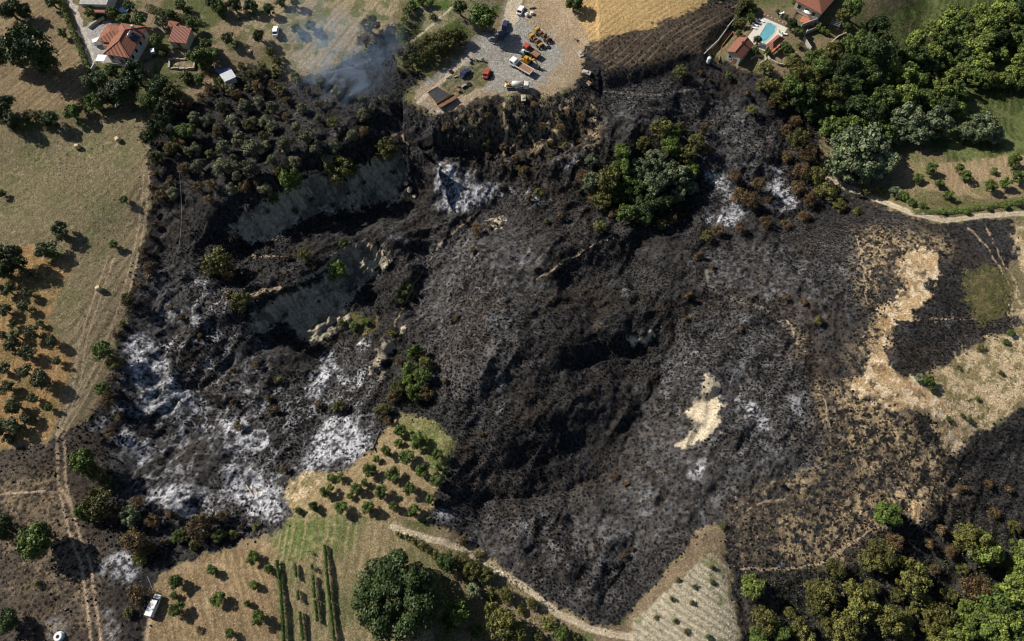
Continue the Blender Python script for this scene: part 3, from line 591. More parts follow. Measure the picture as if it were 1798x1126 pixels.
class MB:
    def __init__(s): s.v = []; s.f = []
    def add(s, V, F):
        b = len(s.v); s.v += [tuple(p) for p in V]; s.f += [tuple(i + b for i in f) for f in F]; return s
    def box(s, c, d, rz=0, taper=1.0, bev=0.0):
        x, y, z = (k/2 for k in d); ca, sa = math.cos(rz), math.sin(rz); V = []
        if bev:
            b = bev; prof = [(-z, 1, -b), (-z+b, 1, 0), (z-b, taper, 0), (z, taper, -b)]
        else: prof = [(-z, 1, 0), (z, taper, 0)]
        for (zz, t, o) in prof:
            X, Y = x*t + o, y*t + o
            k = b if bev else 0
            ring = [(-X+k, -Y), (X-k, -Y), (X, -Y+k), (X, Y-k), (X-k, Y), (-X+k, Y), (-X, Y-k), (-X, -Y+k)] if bev else [(-X, -Y), (X, -Y), (X, Y), (-X, Y)]
            V += [(c[0]+a*ca-q*sa, c[1]+a*sa+q*ca, c[2]+zz) for a, q in ring]
        n = 8 if bev else 4; R = len(prof)
        F = [tuple(range(n))[::-1], tuple(range((R-1)*n, R*n))]
        for r in range(R-1): F += [(r*n+i, r*n+(i+1) % n, (r+1)*n+(i+1) % n, (r+1)*n+i) for i in range(n)]
        return s.add(V, F)
    def tube(s, a, b, r0, r1=None, n=8, cap=True):
        r1 = r0 if r1 is None else r1; a = Vector(a); b = Vector(b); d = (b-a).normalized()
        u = d.orthogonal().normalized(); w_ = d.cross(u)
        V = [a + (u*math.cos(t)+w_*math.sin(t))*r0 for t in [2*math.pi*i/n for i in range(n)]] + [b + (u*math.cos(t)+w_*math.sin(t))*r1 for t in [2*math.pi*i/n for i in range(n)]]
        F = [(i, (i+1) % n, n+(i+1) % n, n+i) for i in range(n)]
        if cap: F += [tuple(range(n))[::-1], tuple(range(n, 2*n))]
        return s.add(V, F)
    def lathe(s, c, prof, n=16, ax='z'):
        V = []
        for r, h in prof:
            for i in range(n):
                t = 2*math.pi*i/n; p = (r*math.cos(t), r*math.sin(t), h)
                if ax == 'x': p = (p[2], p[0], p[1])
                if ax == 'y': p = (p[0], p[2], p[1])
                V.append((c[0]+p[0], c[1]+p[1], c[2]+p[2]))
        F = [(k*n+i, k*n+(i+1) % n, (k+1)*n+(i+1) % n, (k+1)*n+i) for k in range(len(prof)-1) for i in range(n)]
        F += [tuple(range(n))[::-1], tuple(range((len(prof)-1)*n, len(prof)*n))]
        return s.add(V, F)
    def prism(s, P, z0, z1):
        n = len(P); V = [(x, y, z0) for x, y in P] + [(x, y, z1) for x, y in P]
        return s.add(V, [tuple(range(n))[::-1], tuple(range(n, 2*n))] + [(i, (i+1) % n, n+(i+1) % n, n+i) for i in range(n)])
    def extr_y(s, P, y0, y1):
        """profile of (x, z) points run across the width"""
        n = len(P); V = [(x, y0, z) for x, z in P] + [(x, y1, z) for x, z in P]
        return s.add(V, [tuple(range(n)), tuple(range(n, 2*n))[::-1]] + [(i, n+i, n+(i+1) % n, (i+1) % n) for i in range(n)])
    def build(s, name, mat, parent=None, smooth=False):
        me = bpy.data.meshes.new(name); me.from_pydata(s.v, [], s.f); me.validate(); me.materials.append(mat)
        import bmesh
        bm = bmesh.new(); bm.from_mesh(me); bmesh.ops.recalc_face_normals(bm, faces=bm.faces); bm.to_mesh(me); bm.free()
        if smooth:
            me.polygons.foreach_set('use_smooth', np.ones(len(me.polygons), bool))
        return link(name, me, parent)

# ------------------------------------------------------------------ link the ground
ny_, nx_ = GX.shape
idx = np.arange(ny_*nx_).reshape(ny_, nx_)
F = np.stack([idx[:-1, :-1], idx[:-1, 1:], idx[1:, 1:], idx[1:, :-1]], -1).reshape(-1, 4)
me = npmesh('ground', np.stack([GX.ravel(), GY.ravel(), GZ.ravel()], 1), F, M['ground'], True)
colattr(me, 'cover', COL)
a = me.attributes.new('charred', 'FLOAT', 'POINT'); a.data.foreach_set('value', KEEP.astype(np.float32))
g = link('ground', me); tag(g, kind='structure')
del F, idx

# ------------------------------------------------------------------ foliage
def crown_mesh(name, seed, n, leaf, mat, lumps=16, flat=.8, spread=.62, lr=(.26, .42), ragged=.25, hollow=0.0, vary=.7):
    """crown of unit radius centred on (0,0,0): lumps of many leaf-sized faces"""
    r = np.random.default_rng(seed)
    th = r.random(lumps)*2*math.pi; cz = r.random(lumps)*1.5-.5; rad = spread*np.sqrt(np.clip(1-(cz*.8)**2, .1, 1))*np.sqrt(.04+.96*r.random(lumps))
    if hollow: rad = np.maximum(rad, hollow)
    C = np.stack([rad*np.cos(th), rad*np.sin(th), cz*spread*flat], 1); R = lr[0]+(lr[1]-lr[0])*r.random(lumps)
    k = r.choice(lumps, n, p=R**2/np.sum(R**2))
    d = r.normal(size=(n, 3)); d /= np.linalg.norm(d, axis=1)[:, None]; d[:, 2] = np.where(d[:, 2] < -.35, -d[:, 2], d[:, 2])
    rr = R[k]*(1-ragged*r.random(n)**2+ragged*.55*r.random(n)**3)
    P = C[k] + d*rr[:, None]*np.array([1, 1, flat])
    nn = d + r.normal(size=(n, 3))*.55; nn /= np.linalg.norm(nn, axis=1)[:, None]
    t = np.cross(nn, r.normal(size=(n, 3))); t /= np.linalg.norm(t, axis=1)[:, None]; q = np.cross(nn, t)
    s = leaf*(.6+.8*r.random(n))[:, None]
    V = np.stack([P-t*s, P-q*s*.62, P+t*s, P+q*s*.62], 1).reshape(-1, 3)
    lt = .6+.8*r.random(lumps)
    g = (lt[k]*(1-vary/2+vary*r.random(n)))[:, None]*np.ones(3); warm = r.random(n) < .12; g[warm] *= np.array([1.35, 1.1, .8])
    me = npmesh(name, V, np.arange(4*n).reshape(n, 4), mat); colattr(me, 'tint', np.repeat(g, 4, 0)); return me
def trunk_mesh(name, seed, mat, h=1.0, r0=.09, limbs=5, reach=.45):
    """tapered trunk from z=-h up to the crown centre with limbs that reach into it"""
    r = random.Random(seed); b = MB(); lean = (r.uniform(-.06, .06), r.uniform(-.06, .06)); fork = -h*.38
    b.tube((0, 0, -h-.12), (lean[0]*.6, lean[1]*.6, fork), r0*1.25, r0*.85, 7); b.tube((lean[0]*.6, lean[1]*.6, fork), (lean[0], lean[1], .35), r0*.85, r0*.3, 6)
    for i in range(limbs):
        a = 2*math.pi*i/limbs+r.uniform(-.4, .4); z = r.uniform(.0, .4); m_ = (lean[0]*.6+math.cos(a)*reach*.5, lean[1]*.6+math.sin(a)*reach*.5, (fork+z)/2+.05)
        b.tube((lean[0]*.6, lean[1]*.6, fork), m_, r0*.6, r0*.4, 5); b.tube(m_, (math.cos(a)*reach*1.2, math.sin(a)*reach*1.2, z), r0*.4, r0*.12, 5)
    me = bpy.data.meshes.new(name); me.from_pydata(b.v, [], b.f); me.materials.append(mat); return me
KINDS = {} # name: (crown meshes, trunk meshes, crown height ratio)
def kind(key, leafkey, n, leaf, nvar=3, hk=1.15, bark='bark', **kw):
    cs = [crown_mesh('crown', hash_(key)+i, n, leaf, M['leaf_'+leafkey], **kw) for i in range(nvar)]
    ts = [trunk_mesh('trunk', hash_(key)+50+i, M[bark], hk) for i in range(2)]; KINDS[key] = (cs, ts, hk)
def hash_(s): return sum(ord(c)*(i+3) for i, c in enumerate(s))
kind('olive', 'olive', 1900, .075, nvar=5, lumps=22, ragged=.55, spread=.7, lr=(.15,.34), hk=.78)
kind('greenolive', 'mid', 1900, .075, nvar=5, lumps=22, ragged=.55, spread=.7, lr=(.15,.34), hk=.78)
kind('burntolive', 'burntolive', 2600, .07, nvar=5, lumps=22, ragged=.5, spread=.66, lr=(.18,.36), hk=.72, bark='darkbark')
kind('dark', 'dark', 5200, .052, lumps=46, spread=.74, lr=(.13, .30), hk=.82, ragged=.5)
kind('mid', 'mid', 4600, .056, lumps=46, spread=.74, lr=(.12, .28), hk=.82, ragged=.55)
kind('bright', 'bright', 3800, .06, lumps=48, spread=.76, lr=(.11, .25), hk=.82, ragged=.65)
kind('silver', 'silver', 4600, .056, lumps=44, spread=.74, lr=(.12, .27), hk=.82, ragged=.5)
kind('scorch', 'scorch', 1700, .055, lumps=18, spread=.66, lr=(.2, .36), hk=.78, ragged=.7, bark='darkbark')
kind('olivegreen', 'olivegreen', 2600, .055, lumps=40, spread=.76, lr=(.11, .26), hk=.78, ragged=.7, bark='darkbark')
kind('yellow', 'yellow', 2800, .052, lumps=44, spread=.78, lr=(.10, .23), hk=.78, ragged=.7)
kind('sparse', 'bright', 1100, .05, lumps=26, spread=.75, lr=(.14, .26), hk=.78, ragged=.5, bark='bark')
kind('big', 'dark', 26000, .030, nvar=1, lumps=110, spread=.86, lr=(.10, .19), hk=.7, ragged=.45, flat=.6)
kind('bush', 'mid', 900, .1, lumps=9, spread=.5, hk=.55, flat=.75)
kind('scrub', 'scorch', 620, .085, lumps=10, spread=.62, lr=(.2, .34), hk=.5, flat=.7, ragged=.8, bark='darkbark')
kind('greenscrub', 'olivegreen', 700, .09, lumps=10, spread=.6, hk=.5, flat=.7, ragged=.6, bark='darkbark')
kind('greyscrub', 'grey', 620, .07, lumps=10, spread=.64, lr=(.18, .32), hk=.5, flat=.7, ragged=.9, bark='darkbark')
DESC = {'olive': ('olive_tree', 'grey-green olive tree', 'olive tree'), 'greenolive': ('fruit_tree', 'green round orchard tree', 'fruit tree'), 'burntolive': ('olive_tree', 'scorched olive tree', 'olive tree'),
 'dark': ('broadleaf_tree', 'dark green tree', 'tree'), 'mid': ('broadleaf_tree', 'mid green tree', 'tree'), 'bright': ('broadleaf_tree', 'yellow-green tree', 'tree'), 'silver': ('silvery_tree', 'silvery grey-green tree', 'tree'),
 'scorch': ('scorched_tree', 'brown scorched tree', 'tree'), 'olivegreen': ('singed_tree', 'dull olive-green tree', 'tree'), 'yellow': ('broadleaf_tree', 'pale yellow-green tree', 'tree'), 'sparse': ('broadleaf_tree', 'sparse yellow-green tree', 'tree'),
 'big': ('broadleaf_tree', 'huge dark green tree', 'tree'), 'bush': ('bush', 'green bush', 'bush'), 'scrub': ('scorched_bush', 'brown scorched bush', 'bush'), 'greenscrub': ('bush', 'dull green bush', 'bush'), 'greyscrub': ('scorched_bush', 'bare grey bush', 'bush')}
ORD = ['', 'first', 'second', 'third', 'fourth', 'fifth', 'sixth', 'seventh', 'eighth', 'ninth', 'tenth', 'eleventh', 'twelfth', 'thirteenth', 'fourteenth', 'fifteenth', 'sixteenth', 'seventeenth', 'eighteenth', 'nineteenth', 'twentieth'] + ['%dth' % i for i in range(21, 60)]
trnd = random.Random(99)
def plant(px, py, rpx, k):
    rpx = rpx*(1.05 if k == 'big' else 1.3 if k == 'burntolive' else 1.12 if px < 140 and 430 < py < 790 else 1.2)
    cs, ts, hk = KINDS[k]
    # radius in metres from the scale at that place
    x, y, z = hit(px, py); sc = 1199.0/((CH-z)*CT + y*ST); r = rpx/sc
    x, y, z = hit(px, py, hk*r)
    name, d, cat = DESC[k]
    r1 = r*trnd.uniform(.94, 1.06)
    o = empty(name, (x, y, z), trnd.uniform(0, 6.28), (r1, r1*trnd.uniform(.88, 1.1), r*trnd.uniform(.9, 1.12)))
    c = link('crown', trnd.choice(cs), o); c.location = (0, 0, hk)
    t = link('trunk', trnd.choice(ts), o); t.location = (0, 0, hk)
    return o, d, cat, r
def grove(items, region, group, default='olive', rows=None, where=''):
    """plants every tree and labels it by its kind, row and place in the row"""
    it = [(a[0], a[1], a[2], a[3] if len(a) > 3 else default) for a in items]
    if not it: return
    ys = [a[1] for a in it]; y0, y1 = min(ys), max(ys); n = rows or max(1, min(9, int((y1-y0)/32)))
    bands = {}
    for a in it: bands.setdefault(min(n-1, int((a[1]-y0)/(y1-y0+1e-6)*n)), []).append(a)
    for bi, (b, L) in enumerate(sorted(bands.items())):
        L.sort()
        for i, a in enumerate(L):
            o, d, cat, r = plant(*a)
            big = max(L, key=lambda q: q[2]); nb = len(bands)
            pos = 'alone' if len(L) == 1 else ('leftmost' if i == 0 else 'rightmost' if i == len(L)-1 else ORD[i+1]+' from left')
            rowt = '' if nb == 1 else (' in top row' if bi == 0 else ' in bottom row' if bi == nb-1 else ' in %s row' % ORD[bi+1])
            tag(o, '%s, %s%s of %s' % (d, pos, rowt, region), cat, group)
def poisson(poly, dist, seed, jitter=.35, avoid=()):
    r = random.Random(seed); xs = [p[0] for p in poly]; ys = [p[1] for p in poly]; out = []
    for _ in range(4000):
        x, y = r.uniform(min(xs), max(xs)), r.uniform(min(ys), max(ys)); ins = False
        for i in range(len(poly)):
            ax, ay = poly[i]; bx, by = poly[(i+1) % len(poly)]
            if (ay > y) != (by > y) and x < (bx-ax)*(y-ay)/(by-ay)+ax: ins = not ins
        if ins and all((x-a)**2+(y-b)**2 > dist**2 for a, b in out) and all((x-a[0])**2+(y-a[1])**2 > (a[2]*.8+dist*.35)**2 for a in avoid): out.append((x, y))
    return out

# --- top left field and its edge
grove([(52,90,36,'dark'),(14,95,24,'dark'),(80,112,24,'dark'),(18,18,20,'dark'),(45,22,14,'dark'),(35,50,11,'greenolive'),(110,58,10,'greenolive'),(92,5,12,'mid'),(5,188,22,'dark'),(20,215,18,'dark')],
      'tan top-left field', 'trees in the top-left field', rows=3)
grove([(68,205,13,'olivegreen'),(90,214,15,'dark'),(126,198,16,'mid'),(146,190,10,'olivegreen'),(52,208,10,'greenscrub')], 'left hedge line', 'trees of the left hedge line', rows=1)
grove([(168,142,20,'dark'),(218,165,26,'dark'),(237,133,24,'dark'),(196,125,13,'mid'),(190,172,17,'dark'),(165,180,17,'mid'),(280,155,20,'dark'),(268,182,16,'mid'),(303,168,18,'olivegreen'),(292,190,20,'dark'),(320,185,15,'scorch')],
      'trees below hipped-roof house', 'trees below the red-roofed house', rows=3)
grove([(160,20,10,'bright'),(200,25,13,'mid'),(218,35,12,'mid'),(245,38,14,'mid'),(275,75,12,'mid'),(288,94,8,'mid'),(283,42,12,'olive'),(340,48,12,'mid'),(345,98,18,'mid'),(372,97,14,'mid'),(362,116,11,'greenscrub'),(362,78,11,'mid'),(228,12,10,'mid'),(385,15,14,'mid'),(330,20,10,'greenscrub'),(300,25,9,'mid'),
       (403,68,12,'olive'),(325,135,12,'greenscrub'),(350,140,10,'mid'),(385,150,12,'olivegreen'),(318,12,11,'mid')], 'garden behind hipped-roof house', 'garden trees by the red-roofed house', 'mid', rows=4)
grove([(375,8,13,'dark'),(412,12,12,'dark'),(440,12,13,'dark'),(473,20,10,'dark'),(455,64,11,'dark'),(492,3,10,'dark'),(520,50,9,'mid'),(545,45,10,'mid'),(475,92,10,'yellow'),(487,110,10,'olivegreen'),(520,8,9,'olivegreen')],
      'field around white car', 'trees around the upper white car', rows=2)
grove([(650,45,17,'olivegreen'),(640,72,14,'scorch'),(665,78,10,'scrub'),(848,34,25,'mid'),(808,16,15,'mid'),(1008,8,16,'mid'),(700,88,12,'scorch')], 'upper yard approach', 'trees near the yard entrance', rows=1)
grove([(720,86,10),(735,80,11),(750,72,11),(766,70,11),(780,66,12),(798,62,12),(812,66,9),(728,105,12,'bush'),(745,98,12),(760,90,12),(716,118,10),(775,84,12),(700,125,9,'scrub'),(790,78,10)], 'bank below yard track', 'bushes on the bank by the yard track', 'olivegreen', rows=2)
grove([(716,20,9),(710,35,8),(703,50,8),(722,10,10),(740,4,9),(760,30,7,'greenscrub'),(700,60,8,'greenscrub'),(757,5,8)], 'hedge above burnt slope', 'bushes of the upper hedge', 'bush', rows=2)
# --- the scorched olive grove, upper left
grove([(395,262,14),(443,262,15),(478,224,11),(520,222,11),(478,192,12),(430,186,12),(530,192,10),(390,297,16),(440,297,15),(466,216,10),(350,292,14,'burntolive'),(345,262,12),(372,325,13,'scorch'),(430,330,12,'scorch'),(350,330,11,'scorch'),
       (330,232,16,'mid'),(282,222,20,'dark'),(262,246,14,'dark'),(310,238,14,'mid'),(275,280,13,'olivegreen'),(340,207,12),(365,212,12),(408,212,11),(385,180,12,'greyscrub'),(405,158,11),(450,150,11,'scorch'),(445,215,9),
       (470,332,11),(482,350,10,'greenolive'),(512,318,21,'mid'),(490,300,11,'olivegreen'),(598,298,27,'olivegreen'),(680,266,24,'olivegreen'),(556,262,12),(590,258,12),(618,242,11),(640,206,12),(655,190,8),(576,282,11),(545,238,10),(600,225,10,'greyscrub'),
       (575,180,11,'greyscrub'),(420,240,9,'burntolive'),(500,262,10,'greyscrub'),(520,285,9,'burntolive'),(300,262,13,'olivegreen'),(300,320,12,'scorch'),(285,345,12,'scorch'),(455,180,9),(505,178,9,'scorch'),(560,210,8),(622,170,9,'greyscrub'),(640,230,10,'scrub'),
       (385,228,10),(465,258,9,'burntolive'),(410,280,8,'burntolive'),(415,310,9),(325,298,12,'scorch'),(540,160,9,'scorch'),(460,120,10,'olivegreen'),(435,135,11,'olivegreen'),(480,150,10,'scorch'),(330,270,10,'olive')],
      'upper-left burnt grove', 'trees of the burnt olive grove', 'burntolive', rows=9)
EG = [(395,262,14),(443,262,15),(478,224,11),(520,222,11),(478,192,12),(430,186,12),(530,192,10),(390,297,16),(440,297,15),(466,216,10),(350,292,14),(345,262,12),(372,325,13),(430,330,12),(330,232,16),(282,222,20),(598,298,27),(680,266,24),(556,262,12),(590,258,12),(618,242,11),(640,206,12),(576,282,11),(512,318,21)]
grv = random.Random(8)
grove([(x, y, grv.uniform(9, 12), grv.choice(['burntolive', 'burntolive', 'olivegreen', 'scorch'])) for x, y in poisson([(290,200),(400,150),(560,140),(680,175),(650,240),(560,285),(480,330),(400,360),(300,340),(275,270)], 36, 8, avoid=EG)], 'gaps of burnt grove', 'trees of the burnt olive grove', rows=9)
grove([(x, y, grv.uniform(8, 13), grv.choice(['olivegreen', 'scorch', 'mid', 'greenscrub'])) for x, y in poisson([(330,130),(420,110),(520,135),(600,150),(520,165),(400,160),(330,170)], 30, 9, avoid=[(396,133,22)])], 'strip below metal shed', 'trees below the metal shed', rows=2)
# --- left field
grove([(106,403,14,'olive'),(112,414,12,'olive'),(82,440,19,'olive'),(92,448,13,'greenolive'),(18,458,28,'dark'),(8,480,18,'dark'),(218,352,8,'greenolive'),(200,430,9,'greenolive'),(4,340,7,'greenolive')], 'mown left field', 'trees in the mown left field', rows=3)
grove([(55,484,12),(14,510,13),(50,515,11),(40,540,13),(8,545,13),(30,590,13),(58,584,15),(18,612,13),(48,622,15),(8,648,12),(42,652,14),(72,668,17),(102,633,9),(10,680,14),(28,712,17),(86,716,8,'greenolive'),(6,752,16),(28,745,17),(48,735,12),(5,590,10),(92,600,11),(60,700,10),(70,570,9),(22,570,9),(18,770,12)],
      'left straw orchard', 'trees of the left straw orchard', 'olive', rows=7)
grove([(226,528,13),(262,470,12,'scorch'),(182,618,19,'mid'),(200,640,15,'olivegreen'),(178,682,13,'mid'),(192,702,15,'scorch'),(150,812,26,'mid'),(170,835,18,'olivegreen'),(168,885,28,'olivegreen'),(148,900,16,'mid'),(237,950,24,'scorch'),(228,905,18,'silver'),(242,885,14,'scorch'),
       (352,925,27,'scorch'),(318,942,14,'mid'),(385,940,12,'mid'),(248,978,14,'olivegreen'),(240,1045,20,'scorch'),(228,1075,10,'greenscrub'),(252,440,10,'scrub'),(245,500,10,'scrub'),(215,570,8,'greenscrub'),(200,665,10,'scrub'),(210,735,9,'scrub'),(395,905,12,'scorch'),(425,925,9,'scrub'),(270,915,14,'scorch'),(300,905,10,'scrub'),(272,305,9,'scrub'),(270,330,10,'scrub'),(278,352,9,'scorch'),(268,372,9,'scrub'),(272,395,8,'scrub'),(262,415,9,'scrub'),(252,455,9,'scrub'),(262,490,9,'scrub'),(232,545,9,'scrub'),(205,585,9,'scrub'),(195,760,10,'scorch'),(180,775,8,'scrub'),(190,850,14,'olivegreen'),(205,900,14,'scorch'),(262,960,14,'scorch'),(290,950,10,'scrub'),(375,915,12,'scorch'),(410,940,10,'greenscrub'),(340,960,10,'greenscrub'),(450,925,8,'greenscrub')],
      'left edge of burn', 'trees along the left edge of the burn', 'olivegreen', rows=8)
grove([(64,950,30,'mid'),(78,940,20,'dark'),(2,925,24,'dark'),(12,1090,22,'dark'),(68,1025,7,'greenscrub')], 'bottom-left burnt ground', 'trees on the bottom-left burnt ground', rows=3)
# --- ravine and cliffs
grove([(388,460,24,'olivegreen'),(372,470,17,'olivegreen'),(400,478,16,'scorch'),(422,530,18,'olivegreen'),(405,520,12,'scrub'),(604,428,9,'mid'),(593,477,17,'mid'),(535,447,13,'olivegreen'),(552,468,9,'scrub'),(505,452,9,'scrub'),(470,440,9,'scrub'),(500,555,8,'scrub'),(548,352,7,'scrub'),(585,362,6,'scrub'),(612,340,5,'greenscrub'),(520,372,7,'scrub'),(640,322,5,'scrub'),(470,372,6,'scrub'),(560,530,5,'scrub'),(490,585,6,'scrub'),(640,478,5,'scrub'),(690,305,6,'scrub'),(660,790,1,'scrub')][:-1],
      'sandy cliff ledges', 'trees on the sandy cliff ledges', rows=3)
grove([(733,622,17,'mid'),(748,640,14,'olivegreen'),(722,650,15,'mid'),(742,662,17,'mid'),(715,668,13,'mid'),(697,682,15,'olivegreen'),(728,690,15,'mid'),(748,690,13,'scorch'),(690,700,12,'scorch'),(672,722,13,'olivegreen'),(682,738,9,'scorch'),(702,635,9,'scorch'),(688,585,9,'greenscrub')],
      'green thicket above orchard', 'trees of the green thicket', rows=4)
grove([(595,715,13,'greenscrub'),(560,712,10),(480,720,12),(488,668,9,'greenscrub'),(470,700,9),(420,748,12),(410,705,9),(500,825,10),(785,950,1)][:-1]+[(642,565,8,'bush'),(622,572,8,'bush'),(712,515,7,'bush'),(720,505,7,'bush'),(705,530,6,'bush'),(600,568,7,'greenscrub'),(320,560,9),(300,540,7),(350,590,8),(450,640,9),(410,650,8)],
      'grey ash basin', 'bushes in the grey ash basin', 'scrub', rows=5)
# --- centre grove
CG = [(1162,226,19,'olivegreen'),(1182,236,14,'mid'),(1178,258,20,'mid'),(1205,272,18,'olivegreen'),(1150,288,22,'silver'),(1122,300,20,'silver'),(1092,268,16,'mid'),(1088,298,20,'mid'),(1065,318,24,'olivegreen'),(1040,322,20,'silver'),(1108,333,24,'mid'),(1148,326,24,'silver'),(1185,310,24,'silver'),(1212,300,16,'mid'),
 (1058,352,18,'olivegreen'),(1130,362,22,'dark'),(1162,358,20,'dark'),(1098,376,18,'mid'),(1222,250,14,'olivegreen'),(1190,344,15,'silver'),(1215,330,12,'silver'),(1040,282,12,'silver'),(1022,312,13,'scorch'),(1180,385,12,'scorch'),(1242,265,10,'scorch'),(1130,255,13,'olivegreen'),(1235,228,12,'scorch'),(1130,385,15,'dark'),(1085,345,16,'dark'),(1078,375,10,'scorch'),(1045,345,12,'scorch'),(1195,225,11,'olivegreen'),(1160,395,9,'yellow'),(1052,398,10,'yellow')]
grove(CG, 'central green grove', 'trees of the central grove', rows=7)
grove([(1300,345,16),(1330,325,14),(1292,310,12),(1320,355,14),(1262,405,12),(1240,415,10,'yellow'),(1300,400,12),(1345,390,12),(1400,245,20,'olivegreen'),(1420,272,17),(1405,300,17),(1432,310,18,'olivegreen'),(1452,335,18,'olivegreen'),(1400,330,12),(1382,275,11),(1422,350,14),(1350,350,8),(1475,360,12,'olivegreen'),(1505,372,9,'greenscrub'),(1380,395,10),(1412,380,10),
       (1340,150,13,'olivegreen'),(1362,172,12,'olivegreen'),(1320,195,9,'yellow'),(1365,175,10,'olivegreen'),(1355,182,9),(1375,185,10,'olivegreen'),(1195,127,12,'olivegreen'),(1278,132,6,'bright'),(1230,128,6,'scrub'),(1245,142,5,'scrub'),(1395,215,12,'scorch'),(1380,230,11),(1310,165,8,'scrub')],
      'east ravine', 'scorched trees in the east ravine', 'scorch', rows=7)
bnk = random.Random(21)
grove([(x, y, bnk.uniform(4, 9), bnk.choice(['scrub', 'greyscrub', 'greenscrub', 'scorch'])) for x, y in poisson([(770,215),(860,185),(960,180),(1040,190),(1050,260),(960,290),(890,300),(800,270)], 22, 22)], 'burnt bank below yard', 'bushes on the burnt yard bank', rows=4)
# --- pool villas
grove([(1300,42,9,'olivegreen'),(1318,32,9,'mid'),(1298,60,7,'mid'),(1390,45,11,'dark'),(1402,55,10,'mid'),(1378,82,9,'mid'),(1385,92,9,'dark'),(1405,80,8,'greenscrub'),(1330,72,8,'dark'),(1326,90,7,'dark'),(1347,92,6,'mid'),(1365,22,5,'bush'),(1380,30,6,'bush'),(1435,48,6,'bright'),(1445,54,6,'bright'),(1452,58,5,'bright'),(1310,5,12,'olivegreen'),(1322,15,9,'mid'),(1478,30,14,'olivegreen'),(1495,18,20,'mid'),(1488,45,10,'mid'),(1490,52,6,'bright'),(1395,4,6,'mid')],
      'villa gardens', 'garden trees of the pool villas', rows=4)
# --- the forest
FOREST = [(1512,262,40,'silver'),(1480,255,26,'silver'),(1545,285,30,'silver'),(1500,300,30,'silver'),(1470,290,24,'silver'),(1588,212,28,'silver'),(1612,235,22,'silver'),(1645,215,26,'silver'),(1722,228,24,'silver'),(1745,235,18,'silver'),(1700,232,18,'silver'),(1532,92,30,'dark'),(1515,70,18,'mid'),(1600,105,26,'mid'),(1548,175,24,'mid'),(1590,168,22,'bright'),
 (1455,165,22,'olivegreen'),(1425,140,18,'olivegreen'),(1392,112,15,'olivegreen'),(1405,130,18,'yellow'),(1355,152,13,'yellow'),(1372,160,11,'yellow'),(1345,120,14,'yellow'),(1570,240,18,'silver'),(1530,205,24,'dark'),(1500,190,24,'dark'),(1440,190,16,'mid'),(1458,225,22,'mid'),(1610,140,18,'mid')]
RF = [(1390,120),(1440,90),(1480,80),(1540,45),(1600,30),(1690,20),(1830,-20),(1830,150),(1780,170),(1700,215),(1620,200),(1560,250),(1500,260),(1420,200),(1380,150)]
frnd = random.Random(5)
for x, y in poisson(RF, 19, 5, avoid=FOREST):
    if 1690 < x and 150 < y: continue
    if 1500 < x < 1660 and y < 75 and frnd.random() < .6: continue
    if x > 1580 and frnd.random() < .22: continue
    if x > 1560: kk = frnd.choice(['mid', 'bright', 'bright', 'mid', 'bright', 'dark'])
    elif x > 1480: kk = frnd.choice(['mid', 'dark', 'mid', 'bright'])
    else: kk = frnd.choice(['olivegreen', 'mid', 'olivegreen', 'yellow', 'dark'])
    FOREST.append((x, y, frnd.uniform(14, 23), kk))
grove(FOREST, 'upper-right forest', 'trees of the upper-right forest', rows=9)
grove([(1610,313,10),(1635,300,11),(1683,297,9),(1650,322,10),(1663,343,9),(1697,313,13,'bush'),(1737,329,11),(1763,322,11),(1785,311,12),(1745,300,8,'bush'),(1780,285,12,'mid'),(1572,338,12,'silver'),(1585,345,9,'mid'),(1655,372,7,'bush'),(1698,373,7,'bush'),(1620,362,8,'bush'),(1735,366,6,'bush'),(1765,362,7,'bush'),(1788,358,7,'bush'),(1600,356,9,'bush'),(1545,335,9,'bush'),(1520,338,9,'olivegreen')],
      'small right orchard', 'trees of the small right orchard', 'greenolive', rows=4)
grove([(1438,562,9,'greenscrub'),(1628,668,10,'mid'),(1615,664,8,'silver'),(1636,682,7,'mid'),(1700,735,6,'bush'),(1690,730,5,'bush'),(1665,735,5,'bush'),(1775,585,7,'bush'),(1765,600,6,'bush'),(1720,610,7,'greenscrub'),(1757,655,6,'greenscrub'),(1715,700,5,'bush'),(1682,645,5,'greenscrub')],
      'straw slope', 'bushes on the straw slope', 'bush', rows=6)
